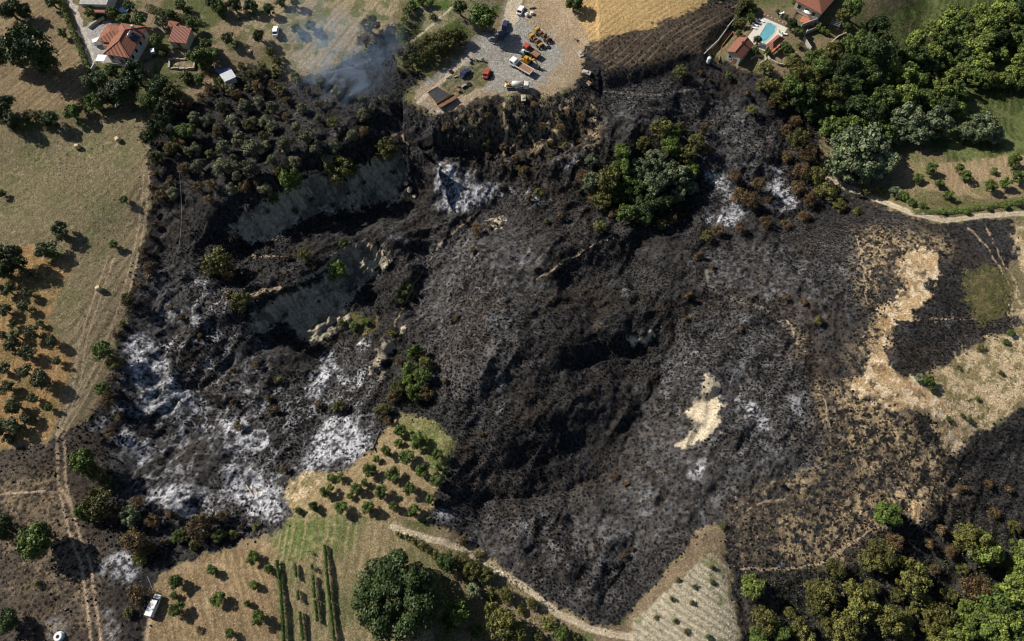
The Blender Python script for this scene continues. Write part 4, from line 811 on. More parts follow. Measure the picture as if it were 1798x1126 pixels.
# --- bottom right forest
BR = [(1557,904,19,'mid'),(1700,945,24,'yellow'),(1725,960,24,'bright'),(1735,970,18,'bright'),(1600,1012,24,'yellow'),(1545,975,22,'olivegreen'),(1525,985,14,'olivegreen'),(1465,1000,15,'olivegreen'),(1445,1040,20,'yellow'),(1435,1060,16,'olivegreen'),(1505,1060,22,'yellow'),(1495,1040,16,'yellow'),(1322,1028,16,'bright'),(1312,1020,9,'bright'),
 (1340,1090,20,'olivegreen'),(1365,1108,16,'mid'),(1330,1118,16,'mid'),(1400,1100,14,'yellow'),(1410,1118,16,'yellow'),(1475,1105,22,'olivegreen'),(1500,1115,16,'yellow'),(1555,1090,22,'olivegreen'),(1585,1110,14,'olivegreen'),(1650,1080,18,'olivegreen'),(1628,1090,16,'yellow'),(1600,1066,9,'yellow'),(1710,1030,20,'scorch'),(1740,1060,22,'mid'),(1775,1040,24,'bright'),(1790,1080,20,'mid'),
 (1755,1090,24,'bright'),(1715,1095,20,'mid'),(1680,1110,20,'bright'),(1650,1118,16,'yellow'),(1740,1120,20,'bright'),(1790,1120,22,'mid'),(1730,1085,14,'bright'),(1770,1065,14,'yellow'),(1785,1000,18,'bright'),(1695,1075,16,'bright'),(1570,950,12,'scorch'),(1735,850,8,'scrub'),(1770,860,8,'scrub'),(1690,860,8,'scrub'),(1745,900,9,'scrub'),(1780,925,10,'olivegreen'),(1650,930,10,'scrub'),(1665,970,10,'scorch'),(1630,955,9,'scrub'),(1790,965,14,'bright')]
BR = [(a, b, c*1.25, d) for a, b, c, d in BR]+[(1590,1085,14,'olivegreen'),(1530,1030,13,'yellow'),(1575,1045,12,'olivegreen'),(1620,1050,13,'yellow'),(1665,1045,13,'olivegreen'),(1450,1090,13,'olivegreen'),(1385,1075,11,'olivegreen'),(1420,1030,10,'olivegreen'),(1760,985,12,'olivegreen'),(1690,1000,11,'olivegreen'),(1640,1000,10,'scorch'),(1580,985,10,'yellow')]
grove(BR, 'lower-right woods', 'trees of the lower-right woods', rows=8)
# --- lower orchard, bottom fields
grove([(702,760,12),(735,773,14),(768,797,11),(680,793,12),(714,804,14),(743,828,13),(650,826,13),(690,833,14),(576,862,13),(626,859,12),(669,863,13),(720,860,13),(552,889,11),(599,892,13),(647,893,13),(692,890,10),(724,897,12),(523,898,8),(600,840,9),(765,845,11),(755,875,10),(580,838,8),(770,820,9),(640,848,8),(700,778,9),(660,805,8),(615,872,7)],
      'walled-in straw orchard', 'trees of the lower straw orchard', 'greenolive', rows=5)
grove([(307,1022,14),(310,1072,15),(306,1046,8),(376,1000,11),(446,980,13),(382,1048,15),(446,1028,10),(456,1085,14),(436,1060,8),(405,1112,9),(470,1000,10),(350,1105,7,'scrub')], 'bottom-left orchard', 'trees of the bottom-left orchard', 'greenolive', rows=4)
grove([(698,1048,78,'big')], 'bottom fields', 'trees of the bottom thicket', rows=1)
grove([(805,1075,24,'mid'),(790,1095,18,'mid'),(786,988,20,'dark'),(812,985,16,'olivegreen'),(828,1000,18,'olivegreen'),(850,1010,16,'olivegreen'),(832,1038,15,'silver'),(882,1098,30,'yellow'),(905,1110,22,'yellow'),(862,1075,18,'yellow'),(935,1060,10,'olivegreen'),(962,1095,15,'yellow'),(985,1112,14,'mid'),(890,1045,14,'olivegreen'),(865,1040,14,'greenscrub'),(812,948,10,'scorch'),
       (700,938,7,'greenscrub'),(715,944,7,'greenscrub'),(728,950,8,'greenscrub'),(740,958,9,'greenscrub'),(752,966,9,'greenscrub'),(765,975,9,'greenscrub'),(840,975,8,'greenscrub'),(1010,1120,10,'greenscrub'),(915,1070,9,'greenscrub'),(945,1118,12,'olivegreen'),(835,1110,14,'mid')],
      'thicket beside bottom road', 'trees of the bottom thicket', rows=5)
grove([(1250,996,6),(1190,1018,5),(1220,1030,6),(1180,1052,6),(1215,1058,6),(1152,1084,5),(1185,1090,5),(1250,1022,5),(1245,1120,7,'bush'),(1280,960,1)][:-1]+[(1270,923,6),(1205,1108,6)], 'pale ploughed triangle', 'shrubs on the ploughed triangle', 'greenscrub', rows=4)
grove([(838,405,12,'scorch'),(830,440,8),(800,560,7),(860,400,6),(780,670,8,'scrub'),(975,935,6),(845,762,7),(1080,835,9),(1100,850,7),(1210,520,8),(1228,450,10),(1250,470,9),(1410,530,10),(1380,525,9),(1050,400,8),(985,380,9),(930,350,9),(920,300,12),(905,280,10),(880,330,8),(1205,560,7),(1300,580,6),(1370,850,6),(1095,975,8),(1110,965,6),(945,340,9,'greenscrub'),(960,390,6,'greenscrub')],
      'blackened central hill', 'scorched bushes on the central hill', 'scrub', rows=6)

# --- hedges and vines: long leafy bodies
def leafy_strip(name, pts, wd, ht, per_m, leaf, mat, seed, gaps=0.0, z0=.1, sub=None):
    r = np.random.default_rng(seed); P = []; G = []
    W = [hit(a, b, ht*.5) for a, b in pts]
    for i in range(len(W)-1):
        a = np.array(W[i][:2]); b = np.array(W[i+1][:2]); L = np.linalg.norm(b-a); n = int(L*per_m); t = r.random(n)
        if gaps: t = t[vnoise(t*L, np.zeros(n)+i, 1.6, seed) > gaps]; n = len(t)
        d = (b-a)/L; nn = np.array([-d[1], d[0]]); off = (r.random(n)-.5)*wd
        xy = a+(b-a)*t[:, None]+nn*off[:, None]; lump = .75+.5*vnoise(xy[:, 0], xy[:, 1], 1.1, seed); z = H(xy[:, 0], xy[:, 1])+z0+ht*lump*np.sqrt(r.random(n))*np.sqrt(np.clip(1.15-(2*off/wd)**2, .1, 1))
        P.append(np.stack([xy[:, 0], xy[:, 1], z], 1))
    P = np.concatenate(P); o = np.array(W[0]); P = P-o; n = len(P)
    nn = r.normal(size=(n, 3)); nn[:, 2] = np.abs(nn[:, 2])+.4; nn /= np.linalg.norm(nn, axis=1)[:, None]; t = np.cross(nn, r.normal(size=(n, 3))); t /= np.linalg.norm(t, axis=1)[:, None]; q = np.cross(nn, t); s = leaf*(.6+.8*r.random(n))[:, None]
    V = np.stack([P-t*s, P-q*s*.7, P+t*s, P+q*s*.7], 1).reshape(-1, 3); g = (.7+.6*r.random(n))[:, None]*np.ones(3)
    me = npmesh(name, V, np.arange(4*n).reshape(n, 4), mat); colattr(me, 'tint', np.repeat(g, 4, 0)); return me, W
def hedge(pts, wd, ht, label, leafk='bright', per=150):
    me, W = leafy_strip('foliage', pts, wd, ht, per, .16, M['leaf_'+leafk], len(pts)*7+int(pts[0][0]))
    o = empty('hedge', W[0]); tag(o, label, 'hedge'); link('foliage', me, o)
    b = MB()
    for p in W:
        b.tube((p[0]-W[0][0], p[1]-W[0][1], p[2]-W[0][2]-.2), (p[0]-W[0][0], p[1]-W[0][1], p[2]-W[0][2]+ht*.6), .08, .04, 5)
    b.build('stem', M['bark'], o)
hedge([(100,-12),(110,12),(122,42),(133,68),(143,92),(148,104)], 1.9, 2.0, 'long clipped bright green hedge beside the concrete driveway', 'bright')
hedge([(148,106),(154,120),(157,128)], 1.6, 1.6, 'short lower piece of clipped hedge beyond the gateway', 'bright')
hedge([(258,12),(285,22),(305,28),(335,34),(352,38)], 2.4, 2.2, 'dark uneven hedge behind the house with the shed', 'mid')
hedge([(722,8),(712,35),(704,60),(700,72)], 3.0, 3.0, 'tall bright green hedge running down to the burnt slope', 'bright', 110)
hedge([(1302,2),(1294,26),(1288,48)], 1.8, 2.2, 'dark garden hedge between burnt stubble field and pool', 'olivegreen')
hedge([(1600,372),(1660,372),(1720,364),(1798,352)], 1.6, 1.0, 'low green hedge above the pale dirt track', 'mid', 60)
def vine_row(pts, label, gaps, seed):
    me, W = leafy_strip('foliage', pts, .6, 1.3, 190, .13, M['leaf_vine'], seed, gaps, .35)
    o = empty('vine_row', W[0]); tag(o, label, 'vine row', 'vine rows of the little vineyard'); link('foliage', me, o)
    for i in range(len(W)-1):
        n = 3
        for k in range(n):
            t = k/n; p = [W[i][j]+(W[i+1][j]-W[i][j])*t for j in (0, 1)]; z = float(H(np.array([p[0]]), np.array([p[1]]))[0])
            b = MB(); b.tube((p[0]-W[0][0], p[1]-W[0][1], z-W[0][2]-.3), (p[0]-W[0][0], p[1]-W[0][1], z-W[0][2]+1.6), .05, .04, 5); b.build('post', M['bark'], o)
vine_row([(487,984),(493,1030),(496,1070),(500,1128)], 'leftmost and second fullest green vine row of the vineyard', .2, 3)
vine_row([(516,974),(520,1010),(524,1050),(533,1128)], 'patchy vine row, second from left in the vineyard', .38, 4)
vine_row([(543,968),(549,1000),(553,1050),(562,1128)], 'gappiest vine row, third from left in the vineyard', .44, 5)
vine_row([(570,957),(574,1000),(580,1060),(588,1128)], 'rightmost vine row, fullest and unbroken, nearest the huge tree', .12, 6)

# ------------------------------------------------------------------ uncountable ground litter ("stuff")
def scatter(poly_masks, spacing, seed, extra=None):
    """jittered points inside a mask; returns world x, y and pixel positions"""
    r = np.random.default_rng(seed); xs = np.arange(-200, 200, spacing); ys = np.arange(-15, 215, spacing); X, Y = np.meshgrid(xs, ys); X = X.ravel()+(r.random(X.size)-.5)*spacing; Y = Y.ravel()+(r.random(Y.size)-.5)*spacing
    Z = H(X, Y); px, py = proj(X, Y, Z); inn = (px > -60) & (px < 1860) & (py > -60) & (py < 1190)
    X, Y, Z, px, py = [q[inn] for q in (X, Y, Z, px, py)]
    m = sample(poly_masks, px+(r.random(px.size)-.5)*10, py+(r.random(px.size)-.5)*10); k = r.random(px.size) < m
    return X[k], Y[k], Z[k], px[k], py[k], r
def tufts(name, X, Y, Z, R, Hh, mat, r, sides=6, tint=None, lean=.35):
    n = len(X); th = np.linspace(0, 2*math.pi, sides, endpoint=False)[None]+r.random((n, 1))*6.28
    rr = R[:, None]*(.55+.75*r.random((n, sides))); V = np.empty((n, sides+1, 3), np.float32)
    bx = X[:, None]+rr*np.cos(th); by = Y[:, None]+rr*np.sin(th); bz = H(bx.ravel(), by.ravel()).reshape(bx.shape)-.04+r.random((n, sides))*.25*Hh[:, None]
    V[:, :sides, 0] = bx; V[:, :sides, 1] = by; V[:, :sides, 2] = bz
    V[:, sides, 0] = X+(r.random(n)-.5)*R*2*lean; V[:, sides, 1] = Y+(r.random(n)-.5)*R*2*lean; V[:, sides, 2] = Z+Hh
    base = (np.arange(n)*(sides+1))[:, None]; i = np.arange(sides)[None]
    F = np.stack([base+i, base+(i+1) % sides, np.broadcast_to(base+sides, (n, sides))], -1).reshape(-1, 3)
    me = npmesh(name, V.reshape(-1, 3), F, mat); 
    if tint is not None: colattr(me, 'tint', np.repeat(tint, sides+1, 0))
    return link(name, me)
def leafcloud(name, X, Y, Z, R_, mat, r, per=9, leaf=.16):
    n = len(X); N = n*per; k = np.repeat(np.arange(n), per); d = r.normal(size=(N, 3)); d /= np.linalg.norm(d, axis=1)[:, None]; d[:, 2] = np.abs(d[:, 2])
    q = r.random(N)**.5; P = np.stack([X[k], Y[k], Z[k]], 1)+d*(R_[k]*q)[:, None]*np.array([1.1, 1.1, .9]); nn = d+r.normal(size=(N, 3))*.6; nn /= np.linalg.norm(nn, axis=1)[:, None]
    t = np.cross(nn, r.normal(size=(N, 3))); t /= np.linalg.norm(t, axis=1)[:, None]; u = np.cross(nn, t); sz_ = (leaf*(.6+.9*r.random(N)))[:, None]
    V = np.stack([P-t*sz_, P-u*sz_*.6, P+t*sz_, P+u*sz_*.6], 1).reshape(-1, 3); me = npmesh(name, V, np.arange(4*N).reshape(N, 4), mat)
    g = (.55+.9*r.random(n))[k]*(.7+.6*r.random(N)); colattr(me, 'tint', np.repeat(g[:, None]*np.ones(3), 4, 0)); return link(name, me)
burnmask = raster(BURN, 3)*(1-raster(UNBURN, 3))*(1-raster(CLAY, 3))*(1-raster(PALEHILL, 3))*(1-raster(PATCHG, 3))*(1-.92*raster(ASH, 5))*(1-.85*raster([[(262,180),(450,110),(640,90),(700,170),(690,240),(560,300),(420,370),(290,420),(262,380)]], 8))*(1-raster(STRAWEDGE, 3))*(1-.75*raster([[(-500,780),(150,740),(200,1000),(250,1500),(-500,1500)]], 8))*(1-rline(ROADS, 2))
X, Y, Z, px, py, r = scatter(burnmask, .72, 11)
dens = fbm(X, Y, 14, 61, 4); k = (dens > .36+.22*r.random(len(X))) & ~((sample(raster(SPARSE, 6), px, py) > r.random(len(X))*1.5)); X, Y, Z = X[k], Y[k], Z[k]; n = len(X)
o = tufts('burnt_tussocks', X, Y, Z, .16+.22*r.random(n)**1.7, .12+.34*r.random(n), M['char'], r); tag(o, 'black charred grass tussocks dotted over the burnt hill', 'burnt grass', kind='stuff')
X, Y, Z, px, py, r = scatter(raster(UNBURN, 2)+.12*raster(SPARSE, 6)+.25*raster(PALEHILL, 3), .62, 12); n = len(X)
k = fbm(X, Y, 4, 62, 3) > .47; X, Y, Z = X[k], Y[k], Z[k]; n = len(X)
o = tufts('dry_grass', X, Y, Z, .10+.16*r.random(n), .06+.14*r.random(n), M['straw'], r, 5); tag(o, 'tufts of dry straw-coloured grass on the unburnt slope', 'dry grass', kind='stuff')
wm = .30*raster(STUBBLE, 2)+.7*raster(PALEHILL, 3)+1.6*raster(PATCHG, 5)+.2*raster(TRICORE, 2)+.3*raster(GREENR, 4)+.25*raster(RORCH, 2)+.2*raster(LOWORCHG, 3)+.22*raster(MIDFIELD, 3)+.25*raster(SCRUBG, 3)+.2*raster(GARDEN, 4)+.3*raster(YARDISLE, 2)
X, Y, Z, px, py, r = scatter(wm, 1.3, 13); k = fbm(X, Y, 9, 63, 4) > .5; X, Y, Z = X[k], Y[k], Z[k]; n = len(X)
sz = .18+.35*r.random(n)**2
o = leafcloud('green_weeds', X, Y, Z, sz*1.1, M['leaf_weed'], r, 7, .12); tag(o, 'small green weeds growing through the mown fields', 'weeds', kind='stuff')
X, Y, Z, px, py, r = scatter(.30*raster(ROUGHP, 6)*(1-raster(CLAY, 3))*(1-raster(LOWORCH, 2)), 1.6, 14); k = fbm(X, Y, 12, 64, 4) > .52; X, Y, Z = X[k], Y[k], Z[k]; n = len(X); sz = .3+.6*r.random(n)**2
o = leafcloud('charred_scrub', X, Y, Z, sz, M['leaf_scorch'], r, 10, .12); tag(o, 'low brown singed scrub along the burnt gullies', 'scrub', kind='stuff')
FM = raster([RF, [(1440,180),(1500,240),(1560,330),(1480,330),(1440,300)]], 6)+.8*raster([[(1330,1010),(1480,990),(1640,990),(1700,900),(1950,900),(1950,1300),(1320,1300)]], 8)+.9*raster([[(1040,300),(1160,215),(1230,240),(1210,380),(1100,400),(1030,360)]], 3)+raster([[(800,950),(860,975),(960,1060),(1010,1126),(760,1126),(760,1010)]], 3)+.8*raster([[(160,130),(245,120),(320,150),(330,250),(260,270),(240,200),(150,205)]], 5)+.6*raster(YARDISLE, 2)*0+.8*raster([[(700,75),(820,55),(790,100),(700,130)]], 3)+raster([[(675,680),(740,600),(765,640),(750,700),(690,730)]], 3)
X, Y, Z, px, py, r = scatter(.55*raster(PALEHILL, 4)+.8*raster(PATCHG, 5)+.12*raster(SPARSE[:3], 5), 1.25, 18); k = fbm(X, Y, 5, 98, 4) > .44; X, Y, Z = X[k], Y[k], Z[k]; n = len(X); sz = .25+.55*r.random(n)**1.7
o = leafcloud('dry_brush', X, Y, Z, sz, M['leaf_olivegreen'], r, 9, .13); tag(o, 'low dull green and brown brush dotted over the pale hillside', 'brush', kind='stuff')
X, Y, Z, px, py, r = scatter(np.clip(FM, 0, 1)*.75, 1.0, 17); n = len(X); sz = .3+.75*r.random(n)**1.6
o = leafcloud('undergrowth', X, Y, Z, sz, M['leaf_under'], r, 9); tag(o, 'tangled green undergrowth between the woodland trees', 'undergrowth', kind='stuff')
# clods and stones
X, Y, Z, px, py, r = scatter(.5*raster(TRICORE, 2)+.16*raster(LOWORCH, 2)+.2*raster(BLORCH, 2)+.12*raster(ORANGE, 3)+.2*raster(YARDDIRT, 3)+.12*raster(CLAY, 2)+.15*raster(TOPLEFT, 2)+.12*raster(TANSTRIP, 3)+.2*raster(PALEHILL, 3), .95, 15); n = len(X); sz = .08+.16*r.random(n)
o = tufts('clods', X, Y, Z, sz, sz*.9, M['stone'], r, 5); tag(o, 'earth clods and stones strewn over the dry soil', 'stones', kind='stuff')
# twigs and fallen charred branches
X, Y, Z, px, py, r = scatter(.10*burnmask+.25*raster(ASH, 6), 1.5, 16); n = len(X); th = r.random(n)*6.28; L = .5+1.6*r.random(n)**2; wv = .035+.05*r.random(n)
dx, dy = np.cos(th), np.sin(th); x1, y1 = X+dx*L, Y+dy*L; z1 = H(x1, y1)+.1+.4*r.random(n)*L*.5; z0 = Z+.05
V = np.stack([np.stack([X-dy*wv, Y+dx*wv, z0], 1), np.stack([X+dy*wv, Y-dx*wv, z0], 1), np.stack([X, Y, z0+wv*1.8], 1), np.stack([x1, y1, z1], 1)], 1).reshape(-1, 3); b4 = (np.arange(n)*4)[:, None]
F = np.concatenate([b4+np.array([[0, 2, 3]]), b4+np.array([[2, 1, 3]]), b4+np.array([[1, 0, 3]])])
o = link('charred_branches', npmesh('charred_branches', V, F, M['darkbark'])); tag(o, 'fallen charred twigs and branches lying in the ash', 'branches', kind='stuff')
# ------------------------------------------------------------------ buildings
def frame3(key, A, B, C, h):
    """rectangle through three corners seen at height h over the pad: centre, heading along AB, length AB, width BC"""
    z0 = PADZ[key]; a, b, c = [np.array(unproj(*p, z0+h), float) for p in (A, B, C)]
    u = (b-a); L = np.linalg.norm(u); u /= L; v = np.array([-u[1], u[0]]); Wd = float((c-b) @ v)
    ctr = a + u*L/2 + v*Wd/2
    return (float(ctr[0]), float(ctr[1]), z0), math.atan2(u[1], u[0]), float(L), abs(Wd)
def walls(L, W, h): return MB().box((0, 0, h/2-.3), (L, W, h+.6))
def hip_roof(L, W, h, rise, over=.55, hips=(1, 1), c=(0, 0)):
    x, y = L/2+over, W/2+over; t = .22
    if L >= W: k0, k1 = (y if hips[0] else 0), (y if hips[1] else 0); r0, r1 = (-x+k0, 0), (x-k1, 0)
    else: k0, k1 = (x if hips[0] else 0), (x if hips[1] else 0); r0, r1 = (0, -y+k0), (0, y-k1)
    V = [(-x, -y, h), (x, -y, h), (x, y, h), (-x, y, h), (-x, -y, h+t), (x, -y, h+t), (x, y, h+t), (-x, y, h+t), (*r0, h+t+rise), (*r1, h+t+rise)]
    V = [(a+c[0], b+c[1], z) for a, b, z in V]
    F = [(3, 2, 1, 0), (0, 1, 5, 4), (1, 2, 6, 5), (2, 3, 7, 6), (3, 0, 4, 7)]
    F += [(4, 5, 9, 8), (6, 7, 8, 9), (7, 4, 8), (5, 6, 9)] if L >= W else [(5, 6, 9, 8), (7, 4, 8, 9), (4, 5, 8), (6, 7, 9)]
    return MB().add(V, F)
def ridge_cap(p, q, r=.13): return MB().tube(p, q, r, r, 6)
def window(par, c, d, axis_, w_=1.0, h_=1.2, frame='offwhite'):
    """axis_ 'x' wall faces +-x, 'y' wall faces +-y, d is +-1"""
    s = (.10, w_, h_) if axis_ == 'x' else (w_, .10, h_)
    p = (c[0]+d*.02, c[1], c[2]) if axis_ == 'x' else (c[0], c[1]+d*.02, c[2])
    o = MB().box(p, s).build('window', M['glass'], par)
    sh = (.14, .10, h_+.1) if axis_ == 'x' else (.10, .14, h_+.1); b = MB()
    for k in (-1, 1):
        q = (p[0], p[1]+k*(w_/2+.05), p[2]) if axis_ == 'x' else (p[0]+k*(w_/2+.05), p[1], p[2]); b.box(q, sh)
    q = (p[0], p[1], p[2]-h_/2-.05); b.box(q, (.26, w_+.3, .09) if axis_ == 'x' else (w_+.3, .26, .09)); b.build('window_frame', M[frame], o)
# --- hipped house top left
c, rz, L, W = frame3('house', (182,96), (228,103), (258,48), 3.9); HB = 3.9
hs = empty('house', c, rz); tag(hs, 'white two-storey house with L-shaped hipped red tile roof and solar heater', 'house')
walls(L-1.1, W-1.1, HB).build('wall', M['wall_white'], hs)
rf = hip_roof(L-1.1, W-1.1, HB, 1.9).build('roof', M['tile'], hs)
X, Y = L/2, W/2
for s in (-1, 1):
    for t in (-1, 1):
        e = (s*X, t*Y, HB+.25); rr = (0, t*(Y-X), HB+2.15) if W > L else (s*(X-Y), 0, HB+2.15); ridge_cap(e, rr, .12).build('ridge_tiles', M['tile_old'], rf)
ridge_cap((0, -(Y-X), HB+2.18), (0, Y-X, HB+2.18)).build('ridge_tiles', M['tile_old'], rf)
wl, ww = 4.6, W*.5
wg = MB().box((-X-wl/2+.5, Y-ww/2-1.0, 1.5), (wl, ww, 3.6)).build('wing_wall', M['wall_white'], hs)
hip_roof(wl+2.8, ww-.6, 3.3, 1.35, .6, (1, 0), (-X-wl/2+1.8, Y-ww/2-1.0)).build('wing_roof', M['tile'], hs)
b = MB().box((-X-1.2, -Y*.1, 2.75), (3.6, 3.2, .16)); b.build('porch_roof', M['tile'], hs)
for dx in (-2.8, .2): MB().tube((-X+dx, -Y*.1-1.4, -.2), (-X+dx, -Y*.1-1.4, 2.7), .12, .12, 8).build('porch_post', M['wall_white'], hs)
for y in (-Y*.72, -Y*.32, Y*.15, Y*.55):
    for z in (2.6,): window(hs, (X-.55, y, z), 1, 'x')
for x in (-X*.55, X*.5):
    window(hs, (x, -Y+.55, 2.6), -1, 'y'); 
MB().box((0, -Y+.52, 1.0), (1.1, .12, 2.2)).build('door', M['wood'], hs)
bl = MB().box((0, -Y+.05, .3), (L*.75, 1.2, .15)).build('balcony', M['concrete'], hs)
rb = MB(); rb.box((0, -Y-.52, .8), (L*.75, .06, .9)); rb.build('railing', M['offwhite'], bl)
MB().box((X*.35, Y*.62, HB+1.6), (.7, .7, 1.8)).build('chimney', M['wall_white'], hs)
sp = empty('solar_heater', (0, 0, 0)); bpy.data.objects.remove(sp)
slope = math.atan2(1.9, X); so_ = MB()
for k in (0, 1):
    y0 = -Y*.02+k*1.35; x0, x1 = X*.45, X*.45+1.9; z0_, z1_ = HB+2.15-(x0/X)*1.9+.25, HB+2.15-(x1/X)*1.9+.22
    so_.add([(x0, y0, z0_), (x1, y0, z1_), (x1, y0+1.2, z1_), (x0, y0+1.2, z0_), (x0, y0, z0_-.1), (x1, y0, z1_-.1), (x1, y0+1.2, z1_-.1), (x0, y0+1.2, z0_-.1)], [(0, 1, 2, 3), (7, 6, 5, 4), (0, 4, 5, 1), (1, 5, 6, 2), (2, 6, 7, 3), (3, 7, 4, 0)])
so_.build('solar_panel', M['solar'], rf)
MB().tube((X*.38, -Y*.02, HB+1.95), (X*.38, -Y*.02+2.5, HB+1.95), .28, .28, 10).build('water_cylinder', M['silver'], rf, True)
# --- house above it
c, rz, L, W = frame3('upper', (141,8), (187,9), (190,-20), 3.4)
h2 = empty('house', c, rz); tag(h2, 'pale flat-roofed house cut by the top edge, above the red-roofed house', 'house')
walls(L, W, 3.4).build('wall', M['wall_white'], h2); MB().box((0, 0, 3.65), (L+.5, W+.5, .25)).build('roof', M['concrete'], h2)
MB().box((0, -W/2-1.1, 2.35), (L*.9, 2.2, .18)).build('porch_roof', M['tile_old'], h2)
for x in (-L*.3, 0, L*.3): window(h2, (x, -W/2, 1.5), -1, 'y')
# --- tiled shed, small shed
c, rz, L, W = frame3('shed', (295,73), (327,77), (337,52), 2.6)
s1 = empty('shed', c, rz); tag(s1, 'low shed with patchy weathered red tile roof beside the garden', 'shed')
walls(L-.6, W-.6, 2.5).build('wall', M['wall_cream'], s1)
MB().add([(-L/2, -W/2, 2.45), (L/2, -W/2, 2.45), (L/2, W/2, 3.1), (-L/2, W/2, 3.1), (-L/2, -W/2, 2.65), (L/2, -W/2, 2.65), (L/2, W/2, 3.3), (-L/2, W/2, 3.3)], [(3, 2, 1, 0), (4, 5, 6, 7), (0, 1, 5, 4), (1, 2, 6, 5), (2, 3, 7, 6), (3, 0, 4, 7)]).build('roof', M['tile_old'], s1)
MB().box((0, -W/2+.28, 1.0), (1.2, .1, 2.0)).build('door', M['wood'], s1)
c, rz, L, W = frame3('shed', (294,46), (309,49), (314,40), 2.4)
s2 = empty('shed', c, rz); tag(s2, 'tiny outhouse with bright red tile roof behind the larger shed', 'shed')
walls(L-.5, W-.5, 2.3).build('wall', M['wall_white'], s2); hip_roof(L-.5, W-.5, 2.3, .5, .3, (0, 0)).build('roof', M['tile'], s2)
MB().box((0, -W/2+.2, 1.0), (.8, .1, 1.9)).build('door', M['metal'], s2)
# --- metal shed and tarp
c, rz, L, W = frame3('metalshed', (394,144), (414,135), (407,122), 2.2)
s3 = empty('metal_shed', c, rz); tag(s3, 'small shed with blue-grey corrugated metal roof at the edge of the burn', 'shed')
walls(L-.3, W-.3, 2.1).build('wall', M['offwhite'], s3); rb = MB().box((0, 0, 2.2), (L+.2, W+.2, .1)).build('roof', M['metal'], s3); b = MB()
for i in range(6): b.box((-L/2+L*(i+.5)/6, 0, 2.29), (.12, W+.15, .08))
b.build('roof_ribs', M['offwhite'], rb)
for k, (a_, b_) in enumerate([((378,122),(388,127)), ((391,125),(404,121))]):
    x0, y0, z0 = hit(*a_, 1); x1, y1, z1 = hit(*b_, 1); r_ = math.atan2(y1-y0, x1-x0); l_ = math.hypot(x1-x0, y1-y0)
    o = empty('tarpaulin_stack', ((x0+x1)/2, (y0+y1)/2, z0), r_); tag(o, ['blue tarpaulin-covered stack left of the metal shed', 'blue tarpaulin-covered stack directly above the metal shed'][k], 'stack')
    MB().box((0, 0, .45), (l_, 1.1, .9), 0, .9).build('stack', M['wood'], o); MB().box((0, 0, .95), (l_+.25, 1.35, .14), 0, .9, .05).build('cover', M['bluetarp'], o)
# --- ruined enclosure
P = [(297,103),(342,103),(340,120),(297,119)]; Wp = [np.array(unproj(a, b, PADZ['ruin']+.6)) for a, b in P]
o = empty('ruined_walls', (*Wp[0], PADZ['ruin'])); tag(o, 'roofless ring of low pale stone walls in dry grass below the sheds', 'ruin')
for i in range(4):
    p, q = Wp[i]-Wp[0], Wp[(i+1) % 4]-Wp[0]; d = q-p; Ln = np.linalg.norm(d); r_ = math.atan2(d[1], d[0]); b = MB(); n = int(Ln/.9)
    for k in range(n):
        if i == 0 and 4 < k < 7: continue
        t = (k+.5)/n; h_ = .7+random.uniform(-.25, .25); b.box((p[0]+d[0]*t, p[1]+d[1]*t, h_/2-.1), (Ln/n*.98, .42+random.uniform(-.05, .05), h_+.2), r_, .92)
    b.build('wall', M['stone'], o)
# --- pool house (gabled)
def gable(par, L, W, h, rise, over, tile):
    x, y, t = L/2+over, W/2+over, .18
    V = [(-x, -y, h), (0, -y, h+rise), (x, -y, h), (-x, y, h), (0, y, h+rise), (x, y, h)]; V += [(a, b, z+t) for a, b, z in V]
    rf = MB().add(V, [(0, 3, 4, 1), (1, 4, 5, 2), (6, 7, 10, 9), (7, 8, 11, 10), (0, 1, 7, 6), (1, 2, 8, 7), (3, 9, 10, 4), (4, 10, 11, 5), (0, 6, 9, 3), (2, 5, 11, 8)]).build('roof', tile, par)
    ridge_cap((0, -y, h+rise+t), (0, y, h+rise+t), .12).build('ridge_tiles', M['tile_old'], rf)
    xx, yy = L/2, W/2; k = h+rise*(1-over/x)-.05
    MB().add([(-xx, -yy, -.4), (xx, -yy, -.4), (xx, -yy, h+.05), (0, -yy, k), (-xx, -yy, h+.05), (-xx, yy, -.4), (xx, yy, -.4), (xx, yy, h+.05), (0, yy, k), (-xx, yy, h+.05)],
        [(0, 1, 2, 3, 4), (9, 8, 7, 6, 5), (0, 5, 6, 1), (1, 6, 7, 2), (2, 7, 8, 3), (3, 8, 9, 4), (4, 9, 5, 0)]).build('wall', M['wall_cream'], par); return rf
c, rz, L, W = frame3('poolhouse', (1275,91), (1301,105), (1320,77), 3.0)
o = empty('pool_house', c, rz); tag(o, 'small cream house with gabled orange tile roof, left of the swimming pool', 'house')
rf = gable(o, L-.7, W-.7, 3.0, 1.3, .35, M['tile'])
MB().box((0, W*.12, 4.2), (.6, .6, 1.5)).build('chimney', M['darkmetal'], rf)
MB().box((L*.12, -W/2+.33, 1.0), (1.0, .12, 2.1)).build('door', M['wood'], o); window(o, (-L*.2, -W/2+.35, 1.6), -1, 'y', .8, .9); window(o, (L/2-.35, -W*.1, 1.5), 1, 'x', .9, 1.0); window(o, (L/2-.35, W*.22, 1.5), 1, 'x', .9, 1.0)
